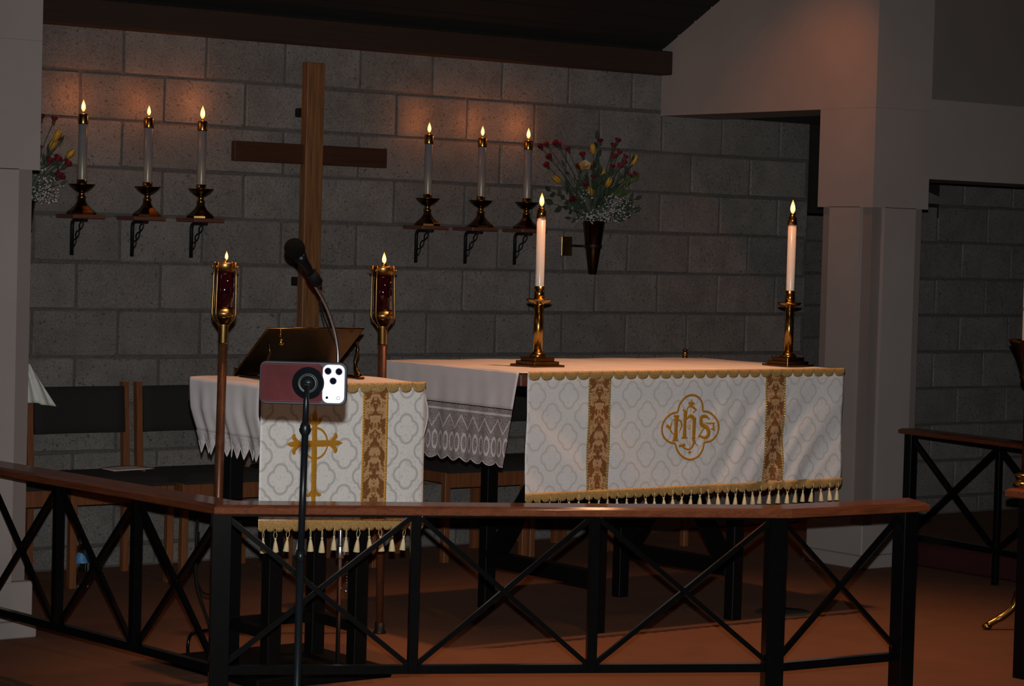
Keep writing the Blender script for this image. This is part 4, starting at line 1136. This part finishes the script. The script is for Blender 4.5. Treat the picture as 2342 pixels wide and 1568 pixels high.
for nm, x, z, r in (('lens', .0475, .0245, .0062), ('lens', .0685, .0240, .0062), ('lens', .0577, .0058, .0062)):
    m = MB(); RX = Matrix.Rotation(PI / 2, 3, 'X')
    m.lathe([(r + .0008, .003), (r + .0008, .0046), (r, .0050), (r * .86, .0042)], 24, (x, .0, z), True, 0, RX, False); obj('lens_ring', m, 'lens_ring', cp)
    m = MB(); m.lathe([(r, .0046), (r * .5, .0049), (.0001, .0050)], 24, (x, .0, z), True, 0, RX, False); obj(nm, m, 'lens_black', cp)
m = MB(); m.lathe([(.0026, .0034), (.0026, .0038), (.0001, .0039)], 14, (.0465, 0, -.0265), True, 0, RX, False); obj('sensor', m, 'lens_black', cp)
m = MB(); m.lathe([(.0034, .0034), (.0036, .0038), (.0028, .0038)], 16, (.0680, 0, -.0270), True, 0, RX, False); obj('flash_ring', m, 'case_edge', cp)
t = thing('phone_stand', 'slim black telescopic stand with round magnetic mount before the rail', 'stand', (-2.102, -5.476, 0), YAW)
ZP = 1.1625
m = MB(); RX = Matrix.Rotation(PI / 2, 3, 'X')
m.lathe([(.0306, -.0225), (.0310, -.0200), (.0290, -.0165), (.0190, -.0130), (.0185, -.0120), (.0170, -.0135), (.0130, -.0135), (.0120, -.0100), (.0001, -.0095)], 40, (0, .0115, ZP), True, 0, RX, False); obj('magnet_disc', m, 'black_plastic', t)
m = MB(); m.lathe([(.0195, -.0128), (.0200, -.0122), (.0190, -.0116)], 36, (0, .0115, ZP), True, 0, RX, False); m.bbox((0, .016, ZP - .006), (.013, .016, .014), .002); obj('mount_knuckle', m, 'rubber', t)
m = MB(); m.tube([(0, .010, ZP - .004), (-.0005, .003, ZP - .03), (-.001, .0, ZP - .083)], [.0048, .0054, .0062], 14); obj('neck', m, 'black_plastic', t)
m = MB(); m.lathe([(.0068, -.012), (.0098, -.008), (.0098, .006), (.0070, .012)], 18, (-.001, 0, ZP - .086)); m.tube([(-.012, 0, ZP - .088), (.010, 0, ZP - .088)], .004, 10); obj('joint', m, 'black_plastic', t)
m = MB(); m.tube([(-.001, 0, ZP - .095), (-.004, 0, ZP - .335)], .0064, 14); obj('upper_tube', m, 'black_plastic', t)
m = MB(); m.tube([(-.004, 0, ZP - .33), (-.007, 0, .05)], .0073, 14); m.lathe([(.0085, -.012), (.0085, .012)], 14, (-.0042, 0, ZP - .33)); obj('lower_tube', m, 'black_plastic', t)
for k in range(3):
    a = .5 + k * 2 * PI / 3; m = MB(); m.tube([(-.007, 0, .16), (-.007 + .10 * math.cos(a), .10 * math.sin(a), .08), (-.007 + .2 * math.cos(a), .2 * math.sin(a), .008)], .006, 8); obj('tripod_leg', m, 'black_plastic', t)

# ------------------------------------------------------------------ odds and ends on the floor
m = MB(); m.tube(catmull([(-.50, -2.30, .45), (-.50, -2.28, .32), (-.46, -2.27, .24), (-.40, -2.28, .25), (-.37, -2.30, .36), (-.36, -2.32, .45)], 8), .004, 8)
m.tube(catmull([(-.53, -2.34, .50), (-.54, -2.36, .30), (-.50, -2.38, .15), (-.46, -2.36, .02), (-.40, -2.20, .006), (-.2, -2.1, .006)], 8), .005, 8)
tag(obj('loose_cable', m, 'rubber'), 'black cable looping between the lectern legs', 'cable')
m = MB(); m.tube(catmull([(-.452, -2.163, .0), (-.455, -2.165, .05), (-.440, -2.16, .082), (-.40, -2.15, .088), (-.33, -2.14, .084), (-.28, -2.14, .05), (-.27, -2.14, .0)], 6), .006, 8)
tag(obj('bent_pipe', m, 'black_steel'), 'bent black pipe hoop standing on carpet left of the lectern base', 'pipe')
m = MB(); m.lathe([(.0, .004), (.10, .004), (.104, .0)], 28, cap=False); o = obj('floor_plate', m, 'mat_dark', None, (2.17, -2.33, .001)); o.scale = (1.15, 1.0, 1)
tag(o, 'dark round floor plate on the carpet right of the altar', 'floor plate')
m = MB(); m.bbox((0, 0, .02), (.18, .30, .04), .006)
tag(obj('low_box', m, 'carpet', None, (-.80, -2.93, 0), .1), 'low brown carpeted block on the floor left of the lectern', 'block')
